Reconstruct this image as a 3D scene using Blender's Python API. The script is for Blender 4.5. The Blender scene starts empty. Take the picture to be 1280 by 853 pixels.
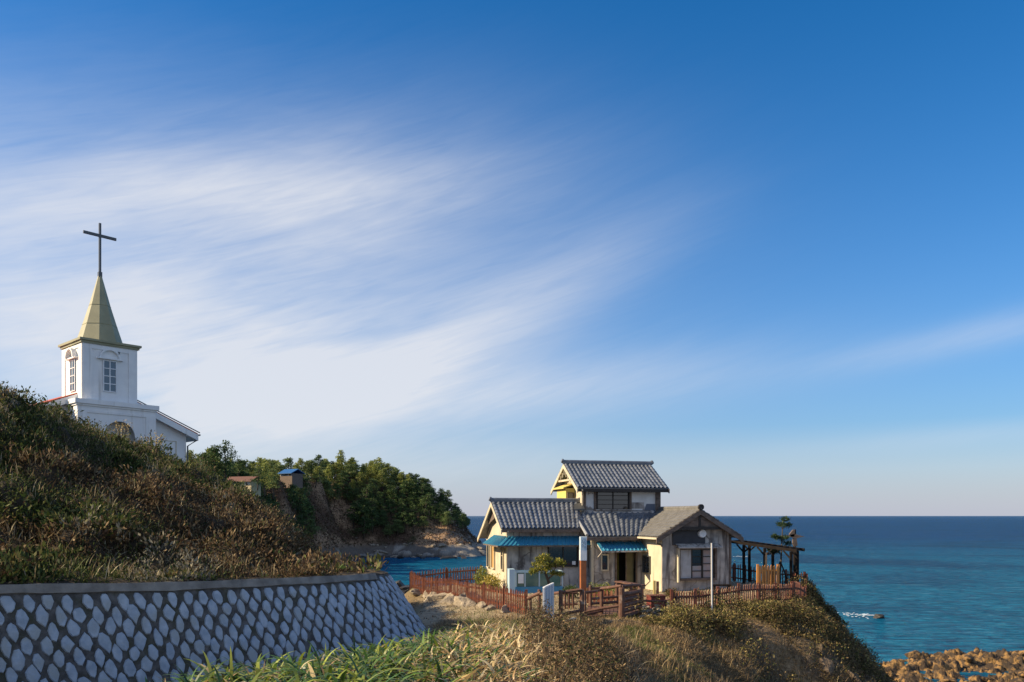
import bpy, bmesh, math, random
import numpy as np
from math import radians as R, sin, cos, pi, tan
from mathutils import Vector, Matrix
random.seed(7); rng = np.random.default_rng(7)
C = bpy.context.scene.collection
scene = bpy.context.scene
H0 = 12.0            # eye height above the sea
F = 1000.0           # focal length in photo pixels
# ------------------------------------------------------------ camera
cd = bpy.data.cameras.new('camera'); cam = bpy.data.objects.new('camera', cd); C.objects.link(cam)
cam.location = (0, 0, H0); cam.rotation_euler = (R(90), 0, 0)
cd.sensor_width = 36; cd.lens = 36*F/1280; cd.shift_y = (645-426.5)/1280
cd.clip_start = 0.1; cd.clip_end = 120000
scene.camera = cam
# ------------------------------------------------------------ light
SUN_EL, SUN_AZ = 31.0, -98.0      # azimuth from +Y towards +X
w = bpy.data.worlds.new('World'); scene.world = w; w.use_nodes = True
nt = w.node_tree; nt.nodes.clear()
def N(t, **k):
    n = nt.nodes.new(t)
    for a, b in k.items(): setattr(n, a, b)
    return n
def M(op, a, b=None, c=None, clamp=False):
    n = nt.nodes.new('ShaderNodeMath'); n.operation = op; n.use_clamp = clamp
    for i, v in enumerate((a, b, c)):
        if v is None: continue
        if isinstance(v, (int, float)): n.inputs[i].default_value = v
        else: nt.links.new(v, n.inputs[i])
    return n.outputs[0]
out = N('ShaderNodeOutputWorld'); bg = N('ShaderNodeBackground'); sky = N('ShaderNodeTexSky')
sky.sky_type = 'NISHITA'; sky.sun_disc = False; sky.sun_elevation = R(SUN_EL); sky.sun_rotation = R(SUN_AZ)
sky.altitude = 0; sky.air_density = 1.0; sky.dust_density = 0.25; sky.ozone_density = 4.0
tc = N('ShaderNodeTexCoord'); sp = N('ShaderNodeSeparateXYZ'); nt.links.new(tc.outputs['Generated'], sp.inputs[0])
az = M('MULTIPLY', M('ARCTAN2', sp.outputs[0], sp.outputs[1]), 57.2958)
el = M('MULTIPLY', M('ARCSINE', sp.outputs[2]), 57.2958)
cmb = N('ShaderNodeCombineXYZ'); 
def rot(a, e, r):
    c, s = cos(R(r)), sin(R(r))
    return (M('ADD', M('MULTIPLY', a, c), M('MULTIPLY', e, s)), M('SUBTRACT', M('MULTIPLY', e, c), M('MULTIPLY', a, s)))
def blob(a0, e0, sx, sy, r, wgt):
    da = M('SUBTRACT', az, a0); de = M('SUBTRACT', el, e0)
    x, y = rot(da, de, r)
    q = M('ADD', M('POWER', M('ABSOLUTE', M('DIVIDE', x, sx)), 2), M('POWER', M('ABSOLUTE', M('DIVIDE', y, sy)), 2))
    return M('MULTIPLY', M('EXPONENT', M('MULTIPLY', q, -1)), wgt)
CLOUDS = [(-33, 15, 14, 7, 0, .42), (-18, 14, 11, 4.5, 10, .30), (-12, 9.0, 11, 2.6, 16, .60), (-25, 8, 14, 5, 0, .36), (-14, 19, 20, 8, 0, .26),
          (-3, 13, 9, 2.6, 24, .27), (-17, 11, 7, 1.4, 20, .25), (6, 17, 7, 2.2, 22, .14), (-16, 21.5, 14, 2.8, 6, .38), (30, 11, 9, 1.0, 8, .22),
          (30, 5, 12, .7, 3, .12), (-2, 8.5, 17, 2.4, 5, .40), (-8, 4, 16, 2.2, 0, .25)]
tot = None
for b in CLOUDS:
    v = blob(*b); tot = v if tot is None else M('ADD', tot, v)
def cloud_noise(rr, sa, se, scale, det, dist):
    x, y = rot(az, el, rr)
    cx = N('ShaderNodeCombineXYZ'); nt.links.new(M('MULTIPLY', x, sa), cx.inputs[0]); nt.links.new(M('MULTIPLY', y, se), cx.inputs[1])
    n = N('ShaderNodeTexNoise'); n.inputs['Scale'].default_value = scale; n.inputs['Detail'].default_value = det
    n.inputs['Distortion'].default_value = dist; n.inputs['Roughness'].default_value = .55
    nt.links.new(cx.outputs[0], n.inputs['Vector']); return n.outputs[0]
n1 = cloud_noise(14, .03, .16, 1.0, 8, .6)
n2 = cloud_noise(20, .10, .55, 1.0, 9, 1.0)
n4 = cloud_noise(17, .14, 1.5, 1.0, 10, 1.6)
n3 = cloud_noise(-8, .016, .05, 1.0, 5, .3)
mod = M('ADD', M('MULTIPLY', n1, 1.5), M('ADD', M('MULTIPLY', n2, .45), M('ADD', M('MULTIPLY', n4, .42), M('MULTIPLY', n3, .9))))
mod = M('SUBTRACT', M('MULTIPLY', mod, 1.15), .82)
fill_veil = M('MULTIPLY', M('MULTIPLY', M('SUBTRACT', M('ABSOLUTE', az), 50), .02, None, True), .34, None, True)  # thin cloud outside the view, added for neutral fill light
tot = M('ADD', tot, fill_veil)
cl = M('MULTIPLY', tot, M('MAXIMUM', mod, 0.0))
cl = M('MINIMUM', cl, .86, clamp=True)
# pale air low over the sea
hz = M('MULTIPLY', M('EXPONENT', M('MULTIPLY', M('ABSOLUTE', el), -1/7.5)), .86)
hs = N('ShaderNodeHueSaturation'); hs.inputs['Saturation'].default_value = 2.0; hs.inputs['Value'].default_value = .96
hs.inputs['Hue'].default_value = .502
nt.links.new(sky.outputs[0], hs.inputs['Color'])
mx0 = N('ShaderNodeMixRGB'); mx0.inputs[2].default_value = (3.15, 3.25, 3.85, 1)
nt.links.new(hz, mx0.inputs[0])
mxa = N('ShaderNodeMixRGB'); mxa.inputs[2].default_value = (2.3, 3.05, 4.7, 1); nt.links.new(M('MULTIPLY', M('EXPONENT', M('MULTIPLY', M('ABSOLUTE', el), -1/10.0)), .62), mxa.inputs[0]); nt.links.new(hs.outputs[0], mxa.inputs[1]); nt.links.new(mxa.outputs[0], mx0.inputs[1])
mx = N('ShaderNodeMixRGB'); mx.inputs[2].default_value = (5.0, 5.1, 5.4, 1)
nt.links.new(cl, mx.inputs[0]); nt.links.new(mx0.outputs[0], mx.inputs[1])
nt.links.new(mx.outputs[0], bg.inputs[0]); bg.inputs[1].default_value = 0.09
nt.links.new(bg.outputs[0], out.inputs[0])
ld = bpy.data.lights.new('sun', 'SUN'); ld.energy = 5.0; ld.angle = R(.5); ld.color = (1.0, .80, .52)
lo = bpy.data.objects.new('sun', ld); C.objects.link(lo)
sd = Vector((sin(R(SUN_AZ))*cos(R(SUN_EL)), cos(R(SUN_AZ))*cos(R(SUN_EL)), sin(R(SUN_EL))))
lo.rotation_euler = sd.to_track_quat('Z', 'Y').to_euler(); lo.location = sd*80
scene.view_settings.view_transform = 'Standard'; scene.view_settings.look = 'None'
scene.view_settings.exposure = 0.82; scene.view_settings.gamma = 1
scene.render.resolution_x = 1024; scene.render.resolution_y = 682
scene.cycles.max_bounces = 6; scene.cycles.transparent_max_bounces = 4
# ------------------------------------------------------------ helpers
def P(px, py, Y): return Vector(((px-640)/F*Y, Y, H0+(645-py)/F*Y))
def smooth(a, b, x):
    t = np.clip((x-a)/(b-a), 0, 1); return t*t*(3-2*t)
def _h(ix, iy, seed):
    n = (ix*374761393 + iy*668265263 + seed*1442695041) & 0xffffffff
    n = ((n ^ (n >> 13))*1274126177) & 0xffffffff
    return ((n ^ (n >> 16)) & 0xffff)/65535.0
def vnoise(x, y, seed=0):
    x = np.asarray(x, float); y = np.asarray(y, float)
    ix = np.floor(x).astype(np.int64); iy = np.floor(y).astype(np.int64)
    fx = x-ix; fy = y-iy; fx = fx*fx*(3-2*fx); fy = fy*fy*(3-2*fy)
    a = _h(ix, iy, seed); b = _h(ix+1, iy, seed); c = _h(ix, iy+1, seed); d = _h(ix+1, iy+1, seed)
    return (a*(1-fx)+b*fx)*(1-fy)+(c*(1-fx)+d*fx)*fy
def fbm(x, y, seed=0, o=4):
    s = 0; a = .5; t = 0
    for i in range(o):
        s = s+a*vnoise(x*2**i+i*7.3, y*2**i+i*3.1, seed+i); t += a; a *= .5
    return s/t
def worley(x, y, seed=0):
    x = np.asarray(x, float); y = np.asarray(y, float)
    ix = np.floor(x).astype(np.int64); iy = np.floor(y).astype(np.int64)
    best = np.full(x.shape, 9.0); cid = np.zeros(x.shape)
    for dx in (-1, 0, 1):
        for dy in (-1, 0, 1):
            cx = ix+dx+_h(ix+dx, iy+dy, seed); cy = iy+dy+_h(ix+dx, iy+dy, seed+5)
            d = np.hypot(x-cx, y-cy); m = d < best
            best = np.where(m, d, best); cid = np.where(m, _h(ix+dx, iy+dy, seed+9), cid)
    return best, cid
class RBF:
    def __init__(self, pts):
        p = np.array(pts, float); self.c = p[:, :2]; n = len(p)
        A = np.hypot(self.c[:, None, 0]-self.c[None, :, 0], self.c[:, None, 1]-self.c[None, :, 1])
        B = np.zeros((n+1, n+1)); B[:n, :n] = A; B[n, :n] = 1; B[:n, n] = 1
        self.w = np.linalg.lstsq(B, np.append(p[:, 2], 0), rcond=None)[0]
    def __call__(self, x, y):
        x = np.asarray(x, float); y = np.asarray(y, float); sh = x.shape; x = x.ravel(); y = y.ravel()
        o = np.full(x.shape, self.w[-1])
        for (cx, cy), ww in zip(self.c, self.w[:-1]): o += ww*np.sqrt((x-cx)**2+(y-cy)**2)
        return o.reshape(sh)
def tag(o, label=None, cat=None, group=None, kind=None):
    if label: o['label'] = label
    if cat: o['category'] = cat
    if group: o['group'] = group
    if kind: o['kind'] = kind
    return o
def empty(name, loc, rz=0):
    o = bpy.data.objects.new(name, None); C.objects.link(o); o.location = loc; o.rotation_euler = (0, 0, rz); o.empty_display_size = .3
    return o
def copy_tree(o, parent=None):
    c = o.copy(); C.objects.link(c); c.parent = parent
    for ch in list(o.children): copy_tree(ch, c)
    return c
def npmesh(name, verts, faces, mat, parent=None, cols=None, sm=False, nper=4):
    """verts (n,3) array, faces (m,nper) array"""
    me = bpy.data.meshes.new(name); verts = np.asarray(verts, np.float32); faces = np.asarray(faces, np.int32)
    me.vertices.add(len(verts)); me.vertices.foreach_set('co', verts.ravel())
    me.loops.add(faces.size); me.loops.foreach_set('vertex_index', faces.ravel())
    me.polygons.add(len(faces)); me.polygons.foreach_set('loop_start', np.arange(0, faces.size, nper, dtype=np.int32))
    me.update(calc_edges=True)
    if cols is not None:
        at = me.color_attributes.new('Col', 'FLOAT_COLOR', 'POINT')
        at.data.foreach_set('color', np.hstack([cols, np.ones((len(cols), 1))]).astype(np.float32).ravel())
    if sm: me.polygons.foreach_set('use_smooth', np.ones(len(faces), bool))
    me.materials.append(mat)
    o = bpy.data.objects.new(name, me); C.objects.link(o)
    if parent: o.parent = parent
    return o
class MB:
    def __init__(s): s.v = []; s.f = []
    def add(s, vs, fs):
        n = len(s.v); s.v += [tuple(v) for v in vs]; s.f += [tuple(i+n for i in f) for f in fs]; return s
    def box(s, x0, x1, y0, y1, z0, z1):
        v = [(x, y, z) for z in (z0, z1) for y in (y0, y1) for x in (x0, x1)]
        return s.add(v, [(0, 2, 3, 1), (4, 5, 7, 6), (0, 1, 5, 4), (2, 6, 7, 3), (0, 4, 6, 2), (1, 3, 7, 5)])
    def hexa(s, b, t):   # bottom quad, top quad (same order)
        return s.add(list(b)+list(t), [(3, 2, 1, 0), (4, 5, 6, 7), (0, 1, 5, 4), (1, 2, 6, 5), (2, 3, 7, 6), (3, 0, 4, 7)])
    def bar(s, a, b, w, h=None, up=(0, 0, 1)):
        a = Vector(a); b = Vector(b); h = h or w; d = (b-a).normalized(); up = Vector(up)
        if abs(d.dot(up)) > .98: up = Vector((1, 0, 0))
        x = d.cross(up).normalized()*w/2; y = x.cross(d).normalized()*h/2
        return s.hexa([a-x-y, a+x-y, a+x+y, a-x+y], [b-x-y, b+x-y, b+x+y, b-x+y])
    def tube(s, pts, r, n=8, cap=True):
        pts = [Vector(p) for p in pts]; rs = r if isinstance(r, (list, tuple)) else [r]*len(pts); base = len(s.v)
        for i, p in enumerate(pts):
            d = (pts[min(i+1, len(pts)-1)]-pts[max(i-1, 0)]).normalized()
            ref = Vector((0, 0, 1)) if abs(d.z) < .9 else Vector((1, 0, 0))
            x = d.cross(ref).normalized(); y = d.cross(x)
            for k in range(n):
                a = 2*pi*k/n; s.v.append(tuple(p+(x*cos(a)+y*sin(a))*rs[i]))
        for i in range(len(pts)-1):
            for k in range(n):
                a = base+i*n+k; b = base+i*n+(k+1) % n; s.f.append((a, b, b+n, a+n))
        if cap:
            s.f.append(tuple(base+k for k in range(n))); e = base+(len(pts)-1)*n; s.f.append(tuple(e+k for k in reversed(range(n))))
        return s
    def prism(s, poly, d):   # polygon (3d points) extruded by vector d
        d = Vector(d); n = len(poly); p = [Vector(q) for q in poly]
        return s.add(p+[q+d for q in p], [tuple(range(n))[::-1], tuple(range(n, 2*n))]+[(i, (i+1) % n, n+(i+1) % n, n+i) for i in range(n)])
    def build(s, name, mat, parent=None, sm=False, bevel=0):
        me = bpy.data.meshes.new(name); me.from_pydata(s.v, [], s.f)
        bm = bmesh.new(); bm.from_mesh(me); bmesh.ops.recalc_face_normals(bm, faces=bm.faces)
        if bevel: bmesh.ops.bevel(bm, geom=list(bm.edges), offset=bevel, segments=1, affect='EDGES', clamp_overlap=True)
        bm.to_mesh(me); bm.free(); me.materials.append(mat)
        if sm:
            for p in me.polygons: p.use_smooth = True
        o = bpy.data.objects.new(name, me); C.objects.link(o)
        if parent: o.parent = parent
        return o
# ------------------------------------------------------------ materials
def mat(name, c1, c2=None, scale=3.0, rough=.8, bump=0., bscale=None, c3=None, metal=0, spec=.5, streak=None, detail=6, obj=False, thr=(.35, .65)):
    m = bpy.data.materials.new(name); m.use_nodes = True; t = m.node_tree; b = t.nodes['Principled BSDF']
    b.inputs['Roughness'].default_value = rough; b.inputs['Metallic'].default_value = metal
    b.inputs['Specular IOR Level'].default_value = spec
    b.inputs['Base Color'].default_value = (*c1, 1)
    g = t.nodes.new('ShaderNodeTexCoord' if obj else 'ShaderNodeNewGeometry'); pos = g.outputs['Object' if obj else 'Position']
    def noise(sc, det=detail, st=None):
        n = t.nodes.new('ShaderNodeTexNoise'); n.inputs['Scale'].default_value = sc; n.inputs['Detail'].default_value = det
        if st:
            mp = t.nodes.new('ShaderNodeMapping'); mp.inputs['Scale'].default_value = st; t.links.new(pos, mp.inputs[0]); t.links.new(mp.outputs[0], n.inputs['Vector'])
        else: t.links.new(pos, n.inputs['Vector'])
        return n.outputs[0]
    def ramp(f, lo, hi):
        r = t.nodes.new('ShaderNodeMapRange'); r.inputs[1].default_value = lo; r.inputs[2].default_value = hi; t.links.new(f, r.inputs[0]); return r.outputs[0]
    def mix(f, a, bcol):
        x = t.nodes.new('ShaderNodeMixRGB'); t.links.new(f, x.inputs[0])
        if isinstance(a, tuple): x.inputs[1].default_value = (*a, 1)
        else: t.links.new(a, x.inputs[1])
        x.inputs[2].default_value = (*bcol, 1); return x.outputs[0]
    col = None
    if c2: col = mix(ramp(noise(scale), *thr), c1, c2)
    if c3: col = mix(ramp(noise(scale*.35+.37), .5, .66), col, c3)
    if streak: # (color, stretch xyz, lo, hi)
        col = mix(ramp(noise(1.0, 8, streak[1]), streak[2], streak[3]), col if col else c1, streak[0])
    if col: t.links.new(col, b.inputs['Base Color'])
    if bump:
        bn = t.nodes.new('ShaderNodeBump'); bn.inputs['Strength'].default_value = 1; bn.inputs['Distance'].default_value = bump
        t.links.new(noise(bscale or scale*4, 8), bn.inputs['Height']); t.links.new(bn.outputs[0], b.inputs['Normal'])
    return m
def leafmat(name, trans=.3, rough=.55, spec=.3):
    m = bpy.data.materials.new(name); m.use_nodes = True; t = m.node_tree; b = t.nodes['Principled BSDF']; o = t.nodes['Material Output']
    a = t.nodes.new('ShaderNodeAttribute'); a.attribute_name = 'Col'
    t.links.new(a.outputs[0], b.inputs['Base Color']); b.inputs['Roughness'].default_value = rough; b.inputs['Specular IOR Level'].default_value = spec
    tr = t.nodes.new('ShaderNodeBsdfTranslucent'); t.links.new(a.outputs[0], tr.inputs[0])
    mx = t.nodes.new('ShaderNodeMixShader'); mx.inputs[0].default_value = trans
    t.links.new(b.outputs[0], mx.inputs[1]); t.links.new(tr.outputs[0], mx.inputs[2]); t.links.new(mx.outputs[0], o.inputs[0])
    return m
def pal(cols, n, jitter=.25):
    c = np.array(cols, float); k = rng.integers(0, len(c), n); f = 1+rng.normal(0, jitter, (n, 1)); return np.clip(c[k]*np.clip(f, .4, 2), 0, 1)
def blades(p, az, L, W, cols, lean=.4, droop=.5, k=4, side=None, fold=.0):
    """p (n,3); az azimuth; L length; W width -> tapered arching strips"""
    n = len(p); s = np.linspace(0, 1, k+1); d = np.stack([np.cos(az), np.sin(az), 0*az], 1)
    lean = np.broadcast_to(lean, (n,)); droop = np.broadcast_to(droop, (n,))
    sd = np.stack([-np.sin(az), np.cos(az), 0*az], 1); tw = rng.uniform(-.6, .6, n)[:, None]
    sd = sd+d*tw; sd /= np.linalg.norm(sd, axis=1)[:, None]; sd[:, 2] += rng.uniform(-.3, .3, n)
    V = np.zeros((n, k+1, 2, 3), np.float32)
    for i, t in enumerate(s):
        up = L*(t*np.cos(lean)-droop*t*t); out_ = L*(t*np.sin(lean)+.5*droop*t*t)
        c = p+d*out_[:, None]; c[:, 2] += up
        wd = W*(1-t**2.2)*(.55+.45*min(1, t*4))+.0005
        V[:, i, 0] = c-sd*wd[:, None]/2; V[:, i, 1] = c+sd*wd[:, None]/2
    b = (np.arange(n)*(k+1)*2)[:, None]; i = np.arange(k)*2
    Fc = np.stack([b+i, b+i+1, b+i+3, b+i+2], -1).reshape(-1, 4)
    return V.reshape(-1, 3), Fc, np.repeat(cols, (k+1)*2, 0)
def leaves(p, size, cols, nrm=None, asp=.45, spread=1.0):
    """small diamond leaves at random orientation (biased to nrm)"""
    n = len(p); a = rng.normal(0, 1, (n, 3)); 
    if nrm is not None: a = a*spread+nrm*1.0
    a /= np.linalg.norm(a, axis=1)[:, None]; b = np.cross(a, rng.normal(0, 1, (n, 3))); b /= np.linalg.norm(b, axis=1)[:, None]
    size = np.broadcast_to(size, (n,))[:, None]; a = a*size; b = b*size*asp*.5
    V = np.stack([p, p+a*.5+b, p+a, p+a*.5-b], 1).astype(np.float32).reshape(-1, 3)
    return V, np.arange(n*4).reshape(-1, 4), np.repeat(cols, 4, 0)
def join(parts):
    vs, fs, cs = [], [], []; o = 0
    for v, f, c in parts: vs.append(v); fs.append(f+o); cs.append(c); o += len(v)
    return np.vstack(vs), np.vstack(fs), np.vstack(cs)
LEAF = leafmat('leaf'); DRY = leafmat('dry_leaf', .25, .7, .2)
M_ = {}
M_['soil'] = mat('soil', (.10, .075, .045), (.22, .165, .09), 1.5, .95, .05, 6, c3=(.055, .065, .03))
M_['hillsoil'] = mat('hill_soil', (.03, .022, .014), (.05, .036, .02), 2, 1, .05, 8)
M_['path'] = mat('path_concrete', (.30, .29, .27), (.22, .21, .20), 1.2, .9, .01, 20)
M_['mortar'] = mat('mortar', (.11, .115, .12), (.045, .047, .05), 6, .95, .03, 22, c3=(.05, .055, .04))
M_['coping'] = mat('coping_concrete', (.23, .23, .22), (.13, .13, .125), 3, .95, .012, 25)
M_['plaster'] = mat('weathered_plaster', (.52, .48, .44), (.36, .33, .30), 2.6, .9, .01, 14, c3=(.25, .235, .225), streak=((.12, .105, .10), (5.5, 5.5, .8), .52, .66))
M_['plaster2'] = mat('cream_plaster', (.55, .49, .37), (.44, .39, .29), 2, .9, .006, 20, streak=((.3, .26, .2), (6, 6, .6), .6, .75))
M_['whitewash'] = mat('peeling_whitewash', (.66, .66, .66), (.55, .55, .55), 3, .85, .004, 20, streak=((.2, .18, .16), (1.6, 1.6, 1.2), .55, .575))
M_['darkwood'] = mat('dark_wood', (.028, .021, .018), (.016, .013, .012), 6, .7, .004, 30)
M_['pergolawood'] = mat('weathered_black_wood', (.022, .018, .016), (.012, .010, .010), 6, .95, spec=.08)
M_['oldwood'] = mat('old_wood', (.17, .125, .10), (.10, .075, .06), 5, .85, .004, 25, streak=((.05, .04, .035), (3, 3, 14), .55, .7))
M_['redwood'] = mat('stained_wood', (.16, .045, .022), (.09, .028, .016), 6, .6, .003, 30, streak=((.28, .12, .06), (5, 5, 3), .6, .75))
M_['log'] = mat('log_wood', (.14, .065, .04), (.08, .038, .026), 7, .7, .004, 30, streak=((.30, .24, .2), (4, 4, 5), .6, .75))
M_['tile'] = mat('grey_roof_tile', (.085, .10, .125), (.15, .165, .195), 3, .30, .002, 40, spec=.7)
M_['tile2'] = mat('brown_roof_tile', (.17, .165, .155), (.12, .115, .105), 4, .55, .003, 40)
M_['bluemetal'] = mat('blue_sheet_metal', (.03, .20, .34), (.045, .25, .38), 3, .42, 0, spec=.6)
M_['bluepaint'] = mat('blue_paint', (.03, .19, .38), (.05, .24, .42), 2, .5)
M_['whitepaint'] = mat('white_paint', (.78, .79, .80), (.68, .69, .70), 2, .5, .002, 20)
M_['church'] = mat('church_white_paint', (.80, .80, .79), (.72, .72, .72), 1.5, .7, .003, 20, streak=((.5, .49, .47), (3, 3, .25), .6, .8))
M_['khaki'] = mat('khaki_metal', (.30, .285, .175), (.25, .24, .145), 1.5, .55)
M_['steel'] = mat('dark_steel', (.08, .085, .09), None, 2, .4, metal=.3)
M_['redtile'] = mat('red_roof_tile', (.50, .10, .04), (.38, .07, .03), 3, .6)
M_['rust'] = mat('orange_brown_paint', (.34, .11, .03), (.26, .08, .025), 4, .55)
M_['rock'] = mat('grey_rock', (.30, .25, .19), (.18, .155, .12), 1.4, .9, .05, 5, c3=(.10, .09, .075))
M_['palerock'] = mat('pale_rock', (.36, .30, .22), (.20, .165, .12), 2.6, .9, .06, 7, c3=(.12, .10, .08))
M_['goldrock'] = mat('ochre_rock', (.26, .15, .05), (.05, .032, .018), 2.2, .85, .16, 5, c3=(.03, .02, .012), thr=(.44, .54))
M_['darkrock'] = mat('wet_dark_rock', (.018, .016, .014), (.04, .035, .03), 2, .6, .05, 5)
M_['bark'] = mat('bark', (.09, .065, .045), (.05, .038, .028), 8, .9, .02, 12)
M_['yellowwall'] = mat('ochre_wall_paint', (.62, .50, .14), (.55, .44, .13), 2, .8)
M_['interior'] = mat('dark_interior', (.035, .035, .03), (.05, .045, .035), 2, .9)
def glass(name, tint=(.02, .025, .03), rough=.05):
    m = mat(name, tint, None, 1, rough, spec=.9); return m
M_['glass'] = glass('window_glass'); M_['churchglass'] = glass('church_glass', (.06, .10, .14), .15)

def add_cracks(m, scale=.9, width=.012, colr=(.10, .085, .075)):
    t = m.node_tree; b = t.nodes['Principled BSDF']; src = b.inputs['Base Color'].links[0].from_socket
    g = t.nodes.new('ShaderNodeNewGeometry'); n = t.nodes.new('ShaderNodeTexNoise'); n.inputs['Scale'].default_value = 1.3; n.inputs['Detail'].default_value = 6; t.links.new(g.outputs['Position'], n.inputs['Vector'])
    a = t.nodes.new('ShaderNodeMixRGB'); a.blend_type = 'ADD'; a.inputs[0].default_value = .9; t.links.new(g.outputs['Position'], a.inputs[1]); t.links.new(n.outputs['Color'], a.inputs[2])
    v = t.nodes.new('ShaderNodeTexVoronoi'); v.feature = 'DISTANCE_TO_EDGE'; v.inputs['Scale'].default_value = scale; t.links.new(a.outputs[0], v.inputs['Vector'])
    r = t.nodes.new('ShaderNodeMapRange'); r.inputs[1].default_value = width; r.inputs[2].default_value = width*2.6; r.inputs[3].default_value = .8; r.inputs[4].default_value = 0; t.links.new(v.outputs[0], r.inputs[0])
    n2 = t.nodes.new('ShaderNodeTexNoise'); n2.inputs['Scale'].default_value = .8; t.links.new(g.outputs['Position'], n2.inputs['Vector'])
    r2 = t.nodes.new('ShaderNodeMapRange'); r2.inputs[1].default_value = .42; r2.inputs[2].default_value = .6; t.links.new(n2.outputs[0], r2.inputs[0])
    q = t.nodes.new('ShaderNodeMath'); q.operation = 'MULTIPLY'; t.links.new(r.outputs[0], q.inputs[0]); t.links.new(r2.outputs[0], q.inputs[1])
    x = t.nodes.new('ShaderNodeMixRGB'); t.links.new(q.outputs[0], x.inputs[0]); t.links.new(src, x.inputs[1]); x.inputs[2].default_value = (*colr, 1); t.links.new(x.outputs[0], b.inputs['Base Color'])
add_cracks(M_['plaster'])
# ------------------------------------------------------------ sea
def sea():
    m = bpy.data.materials.new('sea_water'); m.use_nodes = True; t = m.node_tree; b = t.nodes['Principled BSDF']
    g = t.nodes.new('ShaderNodeNewGeometry')
    def mapn(sc, det, st, dist=0):
        mp = t.nodes.new('ShaderNodeMapping'); mp.inputs['Scale'].default_value = st; mp.inputs['Rotation'].default_value = (0, 0, R(8)); t.links.new(g.outputs['Position'], mp.inputs[0])
        n = t.nodes.new('ShaderNodeTexNoise'); n.inputs['Scale'].default_value = sc; n.inputs['Detail'].default_value = det; n.inputs['Distortion'].default_value = dist
        t.links.new(mp.outputs[0], n.inputs['Vector']); return n.outputs[0]
    def rmp(f, a, b_, c=0., d=1.):
        r = t.nodes.new('ShaderNodeMapRange'); r.interpolation_type = 'SMOOTHSTEP'
        for i, v in enumerate((a, b_, c, d)): r.inputs[i+1].default_value = v
        t.links.new(f, r.inputs[0]); return r.outputs[0]
    def mix(f, a, c):
        x = t.nodes.new('ShaderNodeMixRGB'); t.links.new(f, x.inputs[0])
        for i, v in ((1, a), (2, c)):
            if isinstance(v, tuple): x.inputs[i].default_value = (*v, 1)
            else: t.links.new(v, x.inputs[i])
        return x.outputs[0]
    sx = t.nodes.new('ShaderNodeSeparateXYZ'); t.links.new(g.outputs['Position'], sx.inputs[0])
    deep = rmp(sx.outputs[1], 70, 480)
    c = mix(deep, (.005, .13, .235), (.003, .050, .16))
    c = mix(rmp(mapn(.022, 4, (1, .6, 1), .8), .48, .68, 0, .85), c, (.002, .045, .115))
    c = mix(rmp(mapn(.05, 6, (.25, 1.3, 1)), .5, .72, 0, .6), c, (.002, .04, .10))
    facet_tone = mapn(.35, 9, (.35, 1.6, 1), .5); c = mix(rmp(facet_tone, .62, .74, 0, .5), c, (.10, .28, .40)); c = mix(rmp(mapn(.9, 8, (.22, 1.9, 1), .4), .48, .62, 0, .6), c, (.001, .035, .09))  # pale and dark streaks put light and shade of wave facets into colour
    t.links.new(c, b.inputs['Base Color']); b.inputs['Roughness'].default_value = .16; b.inputs['IOR'].default_value = 1.33
    b.inputs['Specular IOR Level'].default_value = .2
    bn = t.nodes.new('ShaderNodeBump'); bn.inputs['Distance'].default_value = 2.6; bn.inputs['Strength'].default_value = 1
    t.links.new(mapn(.6, 9, (.45, 1.4, 1), .3), bn.inputs['Height'])
    bn2 = t.nodes.new('ShaderNodeBump'); bn2.inputs['Distance'].default_value = 2.2; t.links.new(mapn(.07, 5, (.5, 1.2, 1), .3), bn2.inputs['Height'])
    t.links.new(bn.outputs[0], bn2.inputs['Normal']); t.links.new(bn2.outputs[0], b.inputs['Normal'])
    df = t.nodes.new('ShaderNodeBsdfDiffuse'); t.links.new(c, df.inputs[0]); t.links.new(bn2.outputs[0], df.inputs['Normal'])
    gl = t.nodes.new('ShaderNodeBsdfGlossy'); gl.inputs['Roughness'].default_value = .12; t.links.new(bn2.outputs[0], gl.inputs['Normal'])
    lw_ = t.nodes.new('ShaderNodeLayerWeight'); lw_.inputs[0].default_value = .3; t.links.new(bn2.outputs[0], lw_.inputs[1])
    ms = t.nodes.new('ShaderNodeMixShader'); t.links.new(rmp(lw_.outputs[1], .2, 1.0, .04, .38), ms.inputs[0]); t.links.new(df.outputs[0], ms.inputs[1]); t.links.new(gl.outputs[0], ms.inputs[2]); t.links.new(ms.outputs[0], t.nodes['Material Output'].inputs[0])
    s = 60000
    o = npmesh('sea', [(-s, -200, 0), (s, -200, 0), (s, s, 0), (-s, s, 0)], [(0, 1, 2, 3)], m); tag(o, kind='structure')
sea()
FOAM = mat('sea_foam', (.55, .62, .68), None, 1, .6)
def foam(px0, px1, py, Y, n, wd, label):
    p0 = P(px0, py, Y); p1 = P(px1, py, Y); V, Fc = [], []
    for i in range(n):
        t = random.random(); x = p0.x+(p1.x-p0.x)*t; y = Y+random.gauss(0, wd)*(1-.5*t); a = random.uniform(.06, .36)*(.4+t*.7); b = random.uniform(.04, .16)
        k = len(V); m = 7
        for j in range(m):
            r = random.uniform(.6, 1.2); V.append((x+cos(j/m*2*pi)*a*r, y+sin(j/m*2*pi)*b*r*1.5, .05+.004*i % .1))
        V.append((x, y, .12)); Fc += [(k+j, k+(j+1) % m, k+m) for j in range(m)]
    o = npmesh('sea_foam', V, Fc, FOAM, nper=3); tag(o, label, kind='stuff')
foam(1056, 1092, 770, 96, 80, 1.3, 'white water breaking against the lone sea rock')
foam(915, 938, 696, 235, 60, 2.0, 'long thin streak of foam beyond the gabled wing')
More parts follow.
